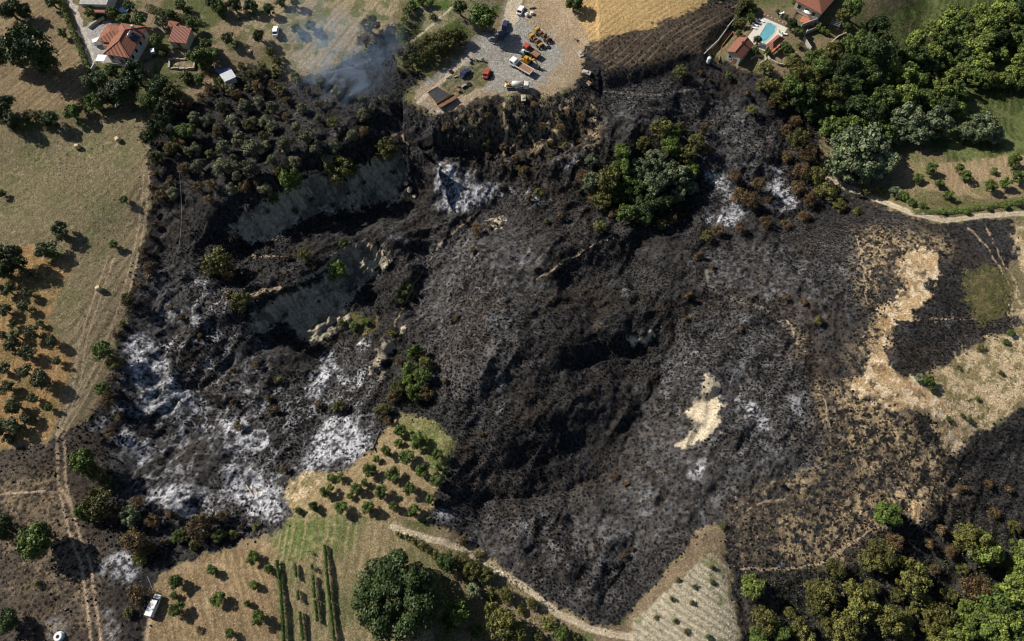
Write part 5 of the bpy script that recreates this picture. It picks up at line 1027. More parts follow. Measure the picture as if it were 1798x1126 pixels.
# --- pool, deck, gazebo
Z = PADZ['deck']
def zp(P, z): return [tuple(map(float, unproj(a, b, z))) for a, b in P]
base = np.array(unproj(1350, 65, Z))
def loc_(P, z=None): return [(a-base[0], b-base[1]) for a, b in zp(P, z or Z)]
DK = [(1312,66),(1340,31),(1383,50),(1374,64),(1346,92),(1333,86),(1331,76),(1322,80)]
PL = [(1346,42),(1352,41),(1362,47),(1360,56),(1350,68),(1340,76),(1334,72),(1333,64)]
o = empty('swimming_pool', (*base, Z)); tag(o, 'bright turquoise swimming pool set in pale paving', 'swimming pool')
outer = loc_(DK); inner = loc_(PL)
# basin: water body with a pale coping round it
ctr = np.mean(inner, 0); cop = [tuple(ctr+(np.array(p)-ctr)*1.14) for p in inner]
deckp = MB(); n = len(cop); mh = len(outer)
MB().prism(outer, -.6, .12).build('paving', M['deck'], o)
b = MB(); V = [(x, y, .20) for x, y in cop]+[(x, y, .20) for x, y in inner]+[(x, y, .125) for x, y in cop]+[(x, y, .125) for x, y in inner]
b.add(V, [(i, (i+1) % n, n+(i+1) % n, n+i) for i in range(n)]+[(2*n+i, 2*n+(i+1) % n, (i+1) % n, i) for i in range(n)]+[(n+i, n+(i+1) % n, 3*n+(i+1) % n, 3*n+i) for i in range(n)]); b.build('coping', M['wall_white'], o)
MB().prism(inner, .125, .13).build('pool_floor', M['poolfloor'], o); MB().prism(inner, .135, .17).build('water', M['water'], o)
for k, q in enumerate([(1326,44),(1331,40),(1337,37),(1323,49),(1372,57),(1377,60)]):
    p = hit(*q, .3); l = empty('sun_lounger', (p[0], p[1], Z+.12), math.radians(-40)+k*.1); tag(l, 'white sun lounger, %s, on the pool paving' % ['second from the paving corner', 'third from the paving corner', 'topmost left of the pool', 'lowest left of the pool', 'upper one right of the pool', 'lower one right of the pool'][k], 'sun lounger', 'loungers round the swimming pool')
    MB().box((0, 0, .28), (1.9, .62, .08), 0, 1, .02).build('seat', M['white'], l); MB().add([(-.95, -.3, .33), (-.35, -.3, .33), (-.95, .3, .33), (-.35, .3, .33), (-1.0, -.3, .72), (-1.0, .3, .72)], [(0, 1, 4), (2, 5, 3), (1, 3, 5, 4), (0, 4, 5, 2), (0, 2, 3, 1)]).build('backrest', M['white'], l)
    for a_ in (-.8, .8):
        for b_ in (-.25, .25): MB().tube((a_, b_, 0), (a_, b_, .26), .03, .03, 5).build('leg', M['offwhite'], l)
c, rz, L, W = frame3('deck', (1345,79), (1357,87), (1374,67), 2.5)
o = empty('gazebo', c, rz); tag(o, 'open poolside gazebo under a hipped orange tile roof', 'gazebo')
rf = hip_roof(L-.6, W-.6, 2.5, 1.1, .3).build('roof', M['tile'], o)
for s in (-1, 1):
    for t in (-1, 0, 1): MB().box((s*(L/2-.45), t*(W/2-.45), 1.2), (.25, .25, 2.6)).build('post', M['wall_cream'], o)
MB().box((0, 0, .12), (L-.4, W-.4, .3)).build('floor', M['terra'], o)
# pergola edge of the deck
p0 = hit(1340,27,.3); o = empty('garden_wall', (p0[0], p0[1], Z)); tag(o, 'low terracotta garden wall along the upper side of the pool paving', 'wall'); p1 = hit(1385,47,.3); d = (p1[0]-p0[0], p1[1]-p0[1]); Ln = math.hypot(*d); rr_ = math.atan2(d[1], d[0])
MB().box((d[0]/2, d[1]/2, .3), (Ln, .35, 1.0), rr_).build('wall', M['wall_cream'], o); b = MB()
for k in range(7): b.box((d[0]*(k+.5)/7, d[1]*(k+.5)/7, .9), (.7, .5, .22), rr_, .8)
b.build('coping', M['tile'], o)
def gwall(pts, label, ht=1.0, th=.3, mat='concrete', name='garden_wall'):
    W_ = [hit(a, b, ht*.8) for a, b in pts]; o = empty(name, W_[0]); tag(o, label, 'wall')
    for i in range(len(W_)-1):
        p, q = W_[i], W_[i+1]; d = (q[0]-p[0], q[1]-p[1]); Ln = math.hypot(*d); z = (p[2]+q[2])/2-W_[0][2]
        MB().box(((p[0]+q[0])/2-W_[0][0], (p[1]+q[1])/2-W_[0][1], z+ht/2-.3), (Ln+.02, th+.004*i, ht+.6-.003*i), math.atan2(d[1], d[0])).build('wall', M[mat], o)
gwall([(1237,92),(1258,76),(1276,50),(1300,20),(1313,2)], 'long pale boundary wall between burnt stubble and the pool villa', .9, .25)
gwall([(1262,108),(1268,80),(1286,57),(1300,66)], 'thin brown fence wall round the yard of the pool house', .8, .15, 'wood')
gwall([(1344,92),(1352,104),(1366,112),(1392,116)], 'curved pale retaining wall below the gazebo', .8, .3, 'stone')
gwall([(1318,104),(1326,98),(1342,98),(1346,104),(1334,112)], 'small stone-edged planting bed below the pool', .6, .3, 'stone')
gwall([(1408,44),(1434,34),(1440,46),(1416,56),(1412,64),(1424,86)], 'white retaining wall stepping down from the villa patio', 1.4, .25)
gwall([(1440,92),(1472,64),(1486,58)], 'low dark stone wall at the right of the villa terrace', .9, .3, 'stone')
gwall([(150,116),(160,122),(166,112)], 'short white gate wall at the end of the house court', 1.3, .25, 'wall_white')
gwall([(155,48),(165,40),(182,30)], 'rough stone wall at the top of the paved court', .9, .5, 'stone')
# --- villa at the top
c, rz, L, W = frame3('villa', (1397,1), (1441,24), (1462,-8), 3.3)
o = empty('villa', c, rz); tag(o, 'large villa with hipped red tile roof cut by the top edge', 'house')
W2 = max(W, 14); k_ = (W2-W)/2; o.location = (c[0]-math.sin(rz)*k_, c[1]+math.cos(rz)*k_, c[2])
walls(L-.5, W2-1, 3.2).build('wall', M['wall_cream'], o); rf = hip_roof(L-.5, W2-1, 3.2, 1.9, .6).build('roof', M['tile'], o)
for x in (-L*.3, 0, L*.28): window(o, (x, -W2/2+.5, 1.5), -1, 'y', 1.2, 1.4)
for y in (-W2*.3, 0): window(o, (L/2-.25, y, 1.6), 1, 'x')
PT = [(1403,38),(1412,24),(1437,34),(1428,46)]; zz = PADZ['patio']; q = np.array(unproj(*PT[0], zz)); o = empty('patio', (*q, zz)); tag(o, 'terracotta paved patio in front of the villa', 'patio')
MB().prism([(a-q[0], b-q[1]) for a, b in zp(PT, zz)], -.4, .12).build('paving', M['terra'], o); 
p = hit(1415,29,.1); o = empty('parasol', (p[0], p[1], zz+.12)); tag(o, 'white parasol standing on the terracotta patio', 'parasol')
MB().lathe((0, 0, 0), [(1.5, 2.1), (1.45, 2.18), (.8, 2.5), (.05, 2.8)], 8).build('canopy', M['white'], o); MB().tube((0, 0, 0), (0, 0, 2.6), .04, .04, 6).build('pole', M['offwhite'], o)
def table(q, label, zo=0, r=.6):
    p = hit(*q, .1); o = empty('garden_table', (p[0], p[1], p[2]+zo)); tag(o, label, 'table'); MB().lathe((0, 0, 0), [(r, .70), (r, .76)], 12).build('tabletop', M['white'], o); MB().tube((0, 0, 0), (0, 0, .7), .06, .06, 6).build('leg', M['offwhite'], o)
    for k in range(3):
        a_ = 2*math.pi*k/3+.4; cx, cy = math.cos(a_)*(r+.5), math.sin(a_)*(r+.5); ch = empty('garden_chair', (p[0]+cx, p[1]+cy, p[2]+zo), a_); tag(ch, 'white garden chair, %s of three round the %s' % (['right-hand', 'left-hand', 'lowest'][k], 'patio table' if zo > .1 else 'lawn table'), 'chair')
        MB().box((0, 0, .42), (.45, .45, .06)).build('seat', M['white'], ch); MB().box((.22, 0, .68), (.05, .45, .5)).build('backrest', M['white'], ch)
        for s in (-.19, .19):
            for t in (-.19, .19): MB().box((s, t, .2), (.04, .04, .42)).build('leg', M['white'], ch)
table((1426,36), 'white round table on the terracotta patio', .12)
table((1369,26), 'white round table on the dusty lawn above the pool', .02)
gp = hit(1467,41,.3); o = empty('frame_shelter', gp, math.radians(62)); tag(o, 'low slatted metal shelter right of the villa', 'shelter')
for k in range(7): MB().box((-2.4+.8*k, 0, 1.5), (.16, 3.0, .06)).build('slat', M['metal'], o)
for s in (-2.4, 2.4):
    for t in (-1.4, 1.4): MB().box((s, t, .7), (.1, .1, 1.6)).build('post', M['metal'], o)
for t in (-1.44, 1.44): MB().box((0, t, 1.42), (5.2, .08, .08)).build('rail', M['metal'], o)
# water tank
p = hit(1243,110,0); o = empty('water_tank', p, 0, .68); tag(o, 'upright white water tank by the corner of the burnt stubble', 'tank')
MB().lathe((0, 0, 0), [(.85, -.1), (.88, .3), (.88, 2.6), (.75, 2.9), (.3, 3.05)], 18).build('tank', M['white'], o, False); MB().lathe((0, 0, 0), [(.28, 3.06), (.26, 3.2)], 10).build('lid', M['offwhite'], o)
# round trough
p = hit(104,1118,.3); o = empty('round_trough', p); tag(o, 'round pale turquoise and white ring trough on the burnt ground', 'trough')
MB().lathe((0, 0, 0), [(.80, 0), (.95, .1), (.95, .75), (.80, .85), (.42, .85), (.38, .75)], 24).build('rim', M['white'], o); MB().lathe((0, 0, 0), [(1.0, -.05), (1.12, .02), (1.12, .3), (.97, .36)], 24).build('band', M['ringblue'], o); MB().lathe((0, 0, 0), [(.36, .86), (.34, .88)], 16).build('opening', M['black'], o)
# paddling pool, court canopy
p = hit(217,17,.3); o = empty('paddling_pool', p); tag(o, 'round blue and red paddling pool in the garden', 'paddling pool')
MB().lathe((0, 0, 0), [(1.7, 0), (1.75, .5), (1.5, .52), (1.45, .3)], 20).build('rim', M['bluetarp'], o); MB().lathe((0, 0, 0), [(1.44, .3), (1.4, .36)], 20).build('water', M['poolfloor'], o); MB().box((.6, .5, .55), (1.0, .7, .12), .4).build('float', M['red'], o)
p = hit(178,103,2.2); o = empty('court_canopy', p, math.radians(-4)); tag(o, 'square white canopy on posts in the court below the house', 'canopy')
MB().box((0, 0, 2.3), (2.9, 2.7, .16), 0, .97).build('canopy', M['white'], o)
for s in (-1.3, 1.3):
    for t in (-1.2, 1.2): MB().tube((s, t, -.1), (s, t, 2.25), .05, .05, 6).build('post', M['offwhite'], o)

# ------------------------------------------------------------------ vehicles
def veh(name, label, cat, A, B, h=.8, length=None, group=None):
    """A = rear, B = front, as seen at height h"""
    p, q = hit(*A, h), hit(*B, h); L = math.hypot(q[0]-p[0], q[1]-p[1]); o = empty(name, ((p[0]+q[0])/2, (p[1]+q[1])/2, max(p[2], q[2], hit((A[0]+B[0])/2, (A[1]+B[1])/2, h)[2])), math.atan2(q[1]-p[1], q[0]-p[0])); tag(o, label, cat, group); return o, length or L
def wheel(par, x, y, r, wd=.25):
    w_ = MB().lathe((x, y, r-.05), [(r*.82, -wd/2), (r, -wd/2+.04), (r, wd/2-.04), (r*.82, wd/2)], 14, 'y').build('wheel', M['black'], par)
    MB().lathe((x, y, r-.05), [(r*.5, -wd/2-.01), (r*.5, wd/2+.01)], 8, 'y').build('rim', M['silver'], w_)
def car(label, A, B, paint, length=4.3, wd=1.75, h=1.45, cat='car', name='parked_car', van=False, group=None):
    o, L = veh(name, label, cat, A, B, .8, length, group); x = L/2; y = wd/2
    MB().box((0, 0, .58), (L, wd, .62), 0, .95, .12).build('body', M[paint], o)
    if van: P = [(-x+.05, .88), (x*.60, .88), (x*.42, h+.35), (-x+.12, h+.35)]
    else: P = [(-x*.78, .88), (x*.48, .88), (x*.12, h), (-x*.52, h)]
    MB().extr_y(P, -y*.88, y*.88).build('cabin', M['glass'], o)
    top = max(z for _, z in P); xs = [a for a, z in P if z == top]
    MB().box(((min(xs)+max(xs))/2, 0, top+.03), (max(xs)-min(xs)+.12, wd*.86, .07)).build('roof', M[paint], o)
    b = MB()
    for s in (-1, 1):
        for (xa, xb) in ((P[1][0], max(xs)), (P[0][0], min(xs))): b.tube((xa, s*y*.885, .88), (xb, s*y*.885, top), .06, .06, 4)
    b.build('pillars', M[paint], o)
    if van: MB().box((-x*.45, 0, 1.30), (L*.5, wd*.9, .72)).build('side_panel', M[paint], o)
    for s in (-1, 1):
        MB().box((x-.03, s*y*.68, .68), (.1, .32, .16)).build('headlight', M['silver'], o); MB().box((-x+.03, s*y*.7, .7), (.1, .25, .16)).build('tail_light', M['red'], o)
        MB().box((x*.42, s*(y+.08), .98), (.12, .18, .13)).build('mirror', M[paint], o)
        for t in (-.62, .62): wheel(o, x*t, s*(y-.1), .32, .22)
    return o
car('small white car parked on the dry field at the top', (484,61), (484,49), 'white', 4.2)
car('white van parked under the porch of the red-roofed house', (171,75), (184,70), 'white', 4.6, 1.85, cat='van', name='parked_van', van=True)
car('dark blue old car in weeds left of the red car', (811,133), (822,123), 'navy', 4.3)
car('faded red car parked beside the yard track', (852,135), (857,122), 'red', 4.0)
car('dark car in tree shade, upper of two by the yard track', (885,50), (889,38), 'navy', 4.3)
car('dark car in tree shade, lower of two by the yard track', (879,66), (886,56), 'navy', 4.3)
car('white car with open boot at the top of the yard track', (911,24), (917,11), 'white', 4.1)
# white pickup with a box, bottom left
o, L = veh('pickup_truck', 'white pickup with white box body at the edge of the bottom-left orchard', 'pickup', (262,1081), (277,1047), 1.0, 4.9); x = L/2
MB().box((0, 0, .6), (L, 1.8, .5), 0, .96, .1).build('body', M['white'], o); MB().box((-x*.36, 0, 1.32), (L*.56, 1.74, 1.0), 0, .96, .06).build('cargo_box', M['white'], o)
MB().extr_y([(x*.12, .86), (x*.66, .86), (x*.50, 1.5), (x*.15, 1.5)], -.78, .78).build('cabin', M['glass'], o); MB().box((x*.33, 0, 1.53), (L*.19, 1.5, .07)).build('roof', M['white'], o)
MB().box((x*.78, 0, .9), (x*.42, 1.6, .12), 0, .95).build('bonnet', M['white'], o); MB().box((-x*.98, 0, .85), (.14, 1.7, .9)).build('tailgate', M['darkmetal'], o)
for s in (-1, 1):
    MB().box((x-.02, s*.62, .66), (.1, .3, .18)).build('headlight', M['silver'], o)
    for t in (-.6, .64): wheel(o, x*t, s*.82, .36)
def hose(pts, label, mat, r=.05, name='hose', lift=.06, cat='hose'):
    W_ = [hit(*p, lift) for p in pts]; b = MB()
    for p, q in zip(W_, W_[1:]): b.tube((p[0]-W_[0][0], p[1]-W_[0][1], p[2]-W_[0][2]+lift), (q[0]-W_[0][0], q[1]-W_[0][1], q[2]-W_[0][2]+lift), r, r, 6)
    o = b.build(name, M[mat], None); o.location = W_[0]; tag(o, label, cat)
hose([(274,1064),(273,1074),(274,1082),(276,1080)], 'red hose hanging beside the white pickup', 'red', .06)
hose([(259,1012),(263,1022),(267,1032),(270,1040)], 'thin grey hose leading from the pickup into the burn', 'silver', .05)
p = hit(276,1081,.2); o = empty('fuel_can', p); tag(o, 'small orange-red can on the ground behind the white pickup', 'can'); MB().box((0, 0, .22), (.4, .25, .42), .3, .9, .03).build('can', M['red'], o); MB().tube((0, .05, .42), (0, .05, .5), .05, .05, 6).build('cap', M['black'], o)
# flat trucks
def truck(label, A, B, paint, bed, L=None, wd=2.3, cabl=1.8, sides=.45, empty_=True):
    o, L = veh('truck', label, 'truck', A, B, 1.3, L); x = L/2
    ch = MB(); ch.box((0, .42, .75), (L*.96, .14, .22)); ch.box((0, -.42, .75), (L*.96, .14, .22)); ch.build('chassis', M['darkmetal'], o)
    MB().box((x-cabl/2, 0, 1.55), (cabl, wd*.95, 1.75), 0, .9, .1).build('cab', M[paint], o); MB().box((x-.07, 0, 1.9), (.12, wd*.78, .62)).build('windscreen', M['glass'], o)
    for s in (-1, 1):
        MB().box((x-cabl*.45, s*(wd*.455), 1.9), (cabl*.5, .1, .5)).build('side_window', M['glass'], o); MB().box((x+.02, s*wd*.34, 1.0), (.08, .3, .2)).build('headlight', M['silver'], o)
    bl = L-cabl-.25; bx = -x+bl/2
    f = MB().box((bx, 0, 1.12), (bl, wd, .14)).build('cargo_bed', M[bed], o); b = MB(); b.box((bx, wd/2-.04, 1.19+sides/2), (bl, .08, sides)); b.box((bx, -wd/2+.04, 1.19+sides/2), (bl, .08, sides)); b.box((-x+.04, 0, 1.195+sides/2), (.07, wd-.18, sides)); b.box((-x+bl-.04, 0, 1.195+sides/2+.2), (.07, wd-.18, sides+.4)); b.build('side_boards', M[paint if paint != 'red' else 'rust'], f)
    for s in (-1, 1):
        for t in (x-cabl*.55, -x+bl*.32, -x+bl*.32+(1.1 if L > 7 else 0))[: 3 if L > 7 else 2]: wheel(o, t, s*(wd/2-.18), .46, .32)
    return o, L
o, L = truck('large white truck with brown timber bed, lowest of the parked row', (933,127), (898,107), 'white', 'wood', 8.2, 2.5, 2.1)
o, L = truck('red-cabbed flatbed truck parked between turquoise digger and rusty machines', (944,97), (923,83), 'red', 'wood', 6.0, 2.2, 1.9, .25)
# rusty machines: chassis with axles, engine and a yellow cab
for k, (A_, B_, lab) in enumerate([((965,70),(941,51),'upper of two rusty stripped truck chassis with a yellow cab roof'), ((951,80),(932,62),'lower of two rusty stripped truck chassis with a yellow cab roof')]):
    o, L = veh('stripped_truck', lab, 'truck', A_, B_, 1.2, 7.0 if k == 0 else 6.2, 'rusty stripped trucks in the yard'); x = L/2
    b = MB(); b.box((0, .45, .85), (L*.95, .16, .26)); b.box((0, -.45, .85), (L*.95, .16, .26))
    for t in (-.85, -.45, -.1, .3): b.box((x*t, 0, .84), (.16, 1.9, .18))
    b.build('chassis', M['rust'], o); MB().box((x-.8, 0, 1.35), (1.35, 1.9, 1.3), 0, .9, .08).build('cab', M['yellow'], o); MB().box((x-.04, 0, 1.75), (.1, 1.6, .5)).build('windscreen', M['glass'], o)
    MB().box((x*.28, 0, 1.25), (1.0, 1.1, .7), 0, .85, .06).build('engine', M['rust'], o); MB().lathe((-x*.25, 0, 1.3), [(.5, -.7), (.55, -.6), (.55, .6), (.5, .7)], 12, 'y').build('drum', M['rust'], o); MB().box((-x*.72, 0, 1.2), (.9, 1.6, .5), 0, .8, .05).build('rear_frame', M['yellow' if k else 'rust'], o)
    for s in (-1, 1):
        for t in (.62, -.5, -.82): wheel(o, x*t, s*.98, .48, .34)
def digger(label, A, B, paint, L, s_=1.0, cabp='white'):
    """A = bucket end, B = cab end"""
    o, _ = veh('excavator', label, 'excavator', A, B, 1.2); 
    for s in (-1, 1):
        MB().extr_y([(.0, .0), (2.5, .0), (2.8, .35), (2.5, .7), (.0, .7), (-.3, .35)], s*.75-.2, s*.75+.2).build('track', M['black'], o)
    MB().box((1.3, 0, 1.15), (2.4, 1.9, .8), .12, .94, .1).build('body', M[paint], o); MB().box((1.0, .45, 1.95), (1.2, .9, 1.1), .12, .9, .06).build('cab', M[cabp], o); MB().box((.38, .42, 2.0), (.08, .7, .7), .12).build('cab_window', M['glass'], o); MB().box((2.35, 0, 1.3), (.5, 1.8, .9), .12, .9, .08).build('counterweight', M['darkmetal'], o)
    MB().tube((.5, -.25, 1.3), (-1.2, -.35, 2.5), .2, .17, 6).build('boom', M[paint], o); MB().tube((-1.2, -.35, 2.5), (-2.7, -.4, .9), .16, .12, 6).build('arm', M[paint], o); MB().extr_y([(-2.9, .1), (-2.3, .05), (-2.35, .7), (-2.75, .95)], -.8, .05).build('bucket', M['darkmetal'], o)
    o.scale = (s_,)*3; return o
digger('orange-yellow excavator with boom stretched behind, beside the white truck', (949,121), (913,98), 'excav', 6, 1.2, 'excav')
digger('turquoise small excavator with white cab top beside the red truck', (934,100), (913,86), 'cyan', 4, .85)
# cement mixer lorry
o, L = veh('mixer_truck', 'off-white tanker lorry with yellow machinery at its tail, below the row', 'truck', (889,149), (926,151), 1.3, 7.6); x = L/2
b = MB(); b.box((0, .4, .8), (L*.95, .14, .24)); b.box((0, -.4, .8), (L*.95, .14, .24)); b.build('chassis', M['darkmetal'], o)
MB().lathe((0, 0, 1.75), [(.35, -x*.42), (.85, -x*.36), (.95, 0), (.9, x*.3), (.4, x*.42)], 16, 'x').build('tank', M['offwhite'], o, True); MB().box((x-.85, 0, 1.6), (1.6, 2.1, 1.6), 0, .9, .1).build('cab', M['offwhite'], o); MB().box((x-.05, 0, 1.9), (.12, 1.7, .55)).build('windscreen', M['glass'], o); MB().box((x-1.9, 0, 1.5), (.35, 1.8, 1.3)).build('water_drum', M['darkmetal'], o)
MB().box((-x*.72, 0, 1.35), (1.3, 1.5, .8), .1, .8, .1).build('pump', M['yellow'], o); MB().tube((-x*.7, .3, 1.6), (-x*.98, .5, 2.2), .14, .2, 8).build('chute', M['yellow'], o); MB().box((-x*.93, -.3, 1.0), (.5, 1.4, .35)).build('rear_deck', M['offwhite'], o)
for s in (-1, 1):
    for t in (.68, -.35, -.68): wheel(o, x*t, s*.92, .45, .32)
# white buggy near the house
o, L = veh('utility_buggy', 'small white buggy on dry ground right of the red-roofed house', 'buggy', (270,98), (269,88), .8, 2.6)
MB().box((0, 0, .5), (2.6, 1.3, .35), 0, .95, .06).build('body', M['darkmetal'], o); MB().box((.1, 0, 1.75), (1.6, 1.35, .1), 0, .95).build('canopy', M['white'], o); MB().box((-.1, 0, .85), (.6, 1.1, .35)).build('seat', M['offwhite'], o)
for s in (-1, 1):
    for t in (-.55, .8): MB().tube((t, s*.58, .65), (t*.9, s*.58, 1.72), .035, .035, 5).build('post', M['offwhite'], o)
    for t in (-.85, .85): wheel(o, t, s*.6, .28, .2)
# black sheet pond and rusty trailer, yard clutter
PT = [(751,163),(768,153),(790,167),(767,182)]; Wp = [hit(*q, .15) for q in PT]; z_ = max(p[2] for p in Wp); o = empty('black_sheet', (Wp[0][0], Wp[0][1], z_-.1)); tag(o, 'square black plastic sheet on the ground at the yard corner', 'sheet')
MB().prism([(p[0]-Wp[0][0], p[1]-Wp[0][1]) for p in Wp], -.5, .22).build('sheet', M['tarp'], o); b = MB()
for p, q in zip(Wp, Wp[1:]+Wp[:1]): b.tube((p[0]-Wp[0][0], p[1]-Wp[0][1], .24), (q[0]-Wp[0][0], q[1]-Wp[0][1], .24), .12, .12, 6)
b.build('edge_bars', M['rust'], o)
o, L = veh('trailer', 'long rusty trailer frame right below the black sheet', 'trailer', (772,187), (798,172), .7, 6.4)
MB().box((0, 0, .75), (L, 2.0, .16)).build('bed', M['rust'], o); b = MB(); b.box((0, .98, 1.0), (L, .07, .4)); b.box((0, -.98, 1.0), (L, .07, .4)); b.build('side_rails', M['rust'], o); MB().tube((L/2, 0, .6), (L/2+1.2, 0, .5), .07, .07, 6).build('drawbar', M['rust'], o)
for s in (-1, 1):
    for t in (-1.0, .1): wheel(o, t, s*.95, .38)
def junk(q, kind_, label, mat, s=1.0, rz_=None):
    p = hit(*q, .3); o = empty({'tank': 'plastic_tank', 'tyre': 'tyre', 'scrap': 'scrap_metal', 'crate': 'crate', 'barrel': 'barrel', 'slab': 'concrete_slab'}[kind_], p, random.uniform(0, 3) if rz_ is None else rz_, s); tag(o, label, kind_)
    if kind_ == 'tank': MB().box((0, 0, .5), (1.2, 1.0, 1.0), 0, .96, .08).build('tank', M[mat], o); MB().lathe((0, 0, 0), [(.16, 1.0), (.16, 1.1)], 10).build('lid', M['black'], o)
    if kind_ == 'tyre': MB().lathe((0, 0, 0), [(.32, 0), (.5, .03), (.55, .14), (.5, .25), (.32, .28), (.28, .14)], 14).build('tyre', M['black'], o)
    if kind_ == 'scrap':
        for k in range(4): MB().box((random.uniform(-.5, .5), random.uniform(-.5, .5), .2+.1*k), (random.uniform(.8, 2.2), random.uniform(.12, .7), random.uniform(.1, .35)), random.uniform(0, 3), .9).build('piece', M[[mat, 'darkmetal', 'rust', 'silver'][k]], o)
    if kind_ == 'crate': MB().box((0, 0, .35), (1.0, .8, .7)).build('crate', M[mat], o); MB().box((0, 0, .73), (1.06, .86, .05)).build('lid', M['wood'], o)
    if kind_ == 'barrel': MB().lathe((0, 0, 0), [(.27, 0), (.3, .04), (.29, .44), (.3, .46), (.29, .86), (.27, .9)], 12).build('barrel', M[mat], o); MB().lathe((0, 0, 0), [(.24, .91), (.24, .93)], 10).build('lid', M['darkmetal'], o)
    if kind_ == 'slab': MB().box((0, 0, .12), (1.6, .9, .2), 0, .97, .03).build('slab', M[mat], o); MB().box((.2, .1, .3), (.9, .5, .14), .4, .95).build('top_piece', M['stone'], o)
junk((925,27), 'tank', 'white plastic tank, left of two beside the white car with open boot', 'white'); junk((934,24), 'tank', 'white plastic tank, right of two near the top of the yard', 'white', .9)
junk((918,17), 'scrap', 'reddish scrap heap behind the white car at the yard entrance', 'red'); junk((935,13), 'scrap', 'brown scrap heap right of the white car at the yard entrance', 'rust', .9)
junk((826,106), 'scrap', 'dark scrap heap at the upper end of the weedy island', 'darkmetal', 1.3); junk((838,104), 'scrap', 'dark scrap beside the green barrel on the weedy island', 'rust', 1.0); junk((848,107), 'barrel', 'turquoise-green barrel at the top of the weedy island', 'cyan', 1.2)
junk((792,126), 'tyre', 'black tyre lying left of the dark blue old car', 'black', 1.3); junk((800,135), 'scrap', 'thin scrap pieces below the dark blue old car', 'silver', .7); junk((812,152), 'scrap', 'blue-grey scrap heap in the lower weedy island', 'bluetarp', 1.1); junk((824,148), 'tyre', 'black tyre right of the blue-grey scrap heap', 'black', 1.4); junk((805,160), 'crate', 'wooden crate at the bottom of the weedy island', 'wood')
junk((787,135), 'slab', 'pale concrete slab at the left tip of the weedy island', 'concrete'); junk((1019,95), 'slab', 'bluish concrete slab at the right edge of the yard', 'concrete', 1.6); junk((1030,127), 'slab', 'pale grey slab on the burnt bank right of the yard', 'concrete', 1.8); junk((1034,147), 'crate', 'white-framed crate on the burnt bank right of the yard', 'offwhite', 1.2); junk((1012,70), 'scrap', 'dark scrap at the upper right edge of the yard', 'darkmetal', .8)
junk((963,83), 'tyre', 'black tyre lying right of the rusty truck chassis', 'black', 1.3); junk((919,172), 'slab', 'pale ash-grey rock slab on the bank below the lorry', 'stone', 1.6); junk((310,113), 'slab', 'flat stones lying inside the ruined walls', 'stone', .8); junk((438,90), 'slab', 'flat grey stone in dry grass left of the white car', 'stone'); junk((305,22), 'barrel', 'small white barrel near the tiny outhouse', 'white', 1.2); junk((312,34), 'barrel', 'pale barrel just behind the tiny outhouse roof', 'metal', 1.2)
# hay bales
def bale(q, rz_, label):
    p = hit(*q, .7); o = empty('hay_bale', p, rz_); tag(o, label, 'hay bale', 'round hay bales in the left field')
    MB().lathe((0, 0, .72), [(.66, -.62), (.75, -.56), (.76, 0), (.75, .56), (.66, .62)], 20, 'x').build('bale', M['hay'], o); b = MB()
    for k in (-.35, 0, .35): b.lathe((k, 0, .72), [(.765, -.02), (.77, 0), (.765, .02)], 20, 'x')
    b.build('twine', M['offwhite'], o)
bale((136,258), .3, 'round hay bale, lowest-left of the two in the upper mown field'); bale((207,245), 2.2, 'round hay bale nearest the burnt grove, upper right of the mown field'); bale((173,507), .5, 'single round hay bale on the tan strip lower down the left field')
# poles and cable across the burnt grove
def pole(q, h_, label, lean=(0, 0)):
    p = hit(*q, 0); o = empty('utility_pole', p); tag(o, label, 'pole', 'utility poles over the burn'); MB().tube((0, 0, -.3), (lean[0], lean[1], h_), .14, .09, 8).build('pole', M['wood'], o); MB().box((lean[0], lean[1], h_-.4), (1.3, .1, .1)).build('crossarm', M['wood'], o); return (p[0]+lean[0], p[1]+lean[1], p[2]+h_-.35)
a_ = pole((329,460), 6, 'utility pole at the lower end of the cable over the burnt ground'); b_ = pole((330,322), 6, 'utility pole at the upper end of the cable over the burnt ground')
b = MB(); prev = None
for k in range(9):
    t = k/8; p = tuple((b_[j]-a_[j])*t-(1.6*4*t*(1-t) if j == 2 else 0) for j in range(3))
    if prev: b.tube(prev, p, .035, .035, 5)
    prev = p
o = b.build('power_cable', M['silver']); o.location = a_; tag(o, 'thin pale power cable strung above the burnt grove', 'cable')
hose([(235,0),(230,15),(250,30),(275,45),(290,58)], 'thin pale wire strung across the garden behind the house', 'silver', .04, 'overhead_wire', 4.0, 'wire')
# boulders at the foot of the sandy cliffs
for k, (q, s, lab) in enumerate([((604,548),1.6,'tallest pale boulder at the foot of the lower sandy cliff'),((596,560),1.1,'small pale boulder left below the tallest one'),((612,560),1.0,'small pale boulder right below the tallest one'),((713,322),1.0,'pale boulder, upper of three on the dark slope'),((720,333),1.3,'pale boulder, middle of three on the dark slope'),((728,345),.9,'pale boulder, lowest of three on the dark slope'),((556,512),.9,'pale rock on the upper face of the lower sandy cliff'),((628,362),1.0,'pale rock at the base of the upper sandy cliff')]):
    p = hit(*q, .3); r_ = random.Random(k); b = MB(); V = []; b.lathe((0, 0, 0), [(.7, -.3), (1.0, .1), (.9, .6), (.45, 1.0)], 8)
    b.v = [(x*(1+r_.uniform(-.25, .25)), y*(1+r_.uniform(-.25, .25)), z*(1+r_.uniform(-.3, .3))) for x, y, z in b.v]; o = b.build('boulder', M['stone']); o.location = p; o.scale = (s*.8, s*.7, s*.8); o.rotation_euler[2] = k*1.1; tag(o, lab, 'boulder', 'boulders under the sandy cliffs')

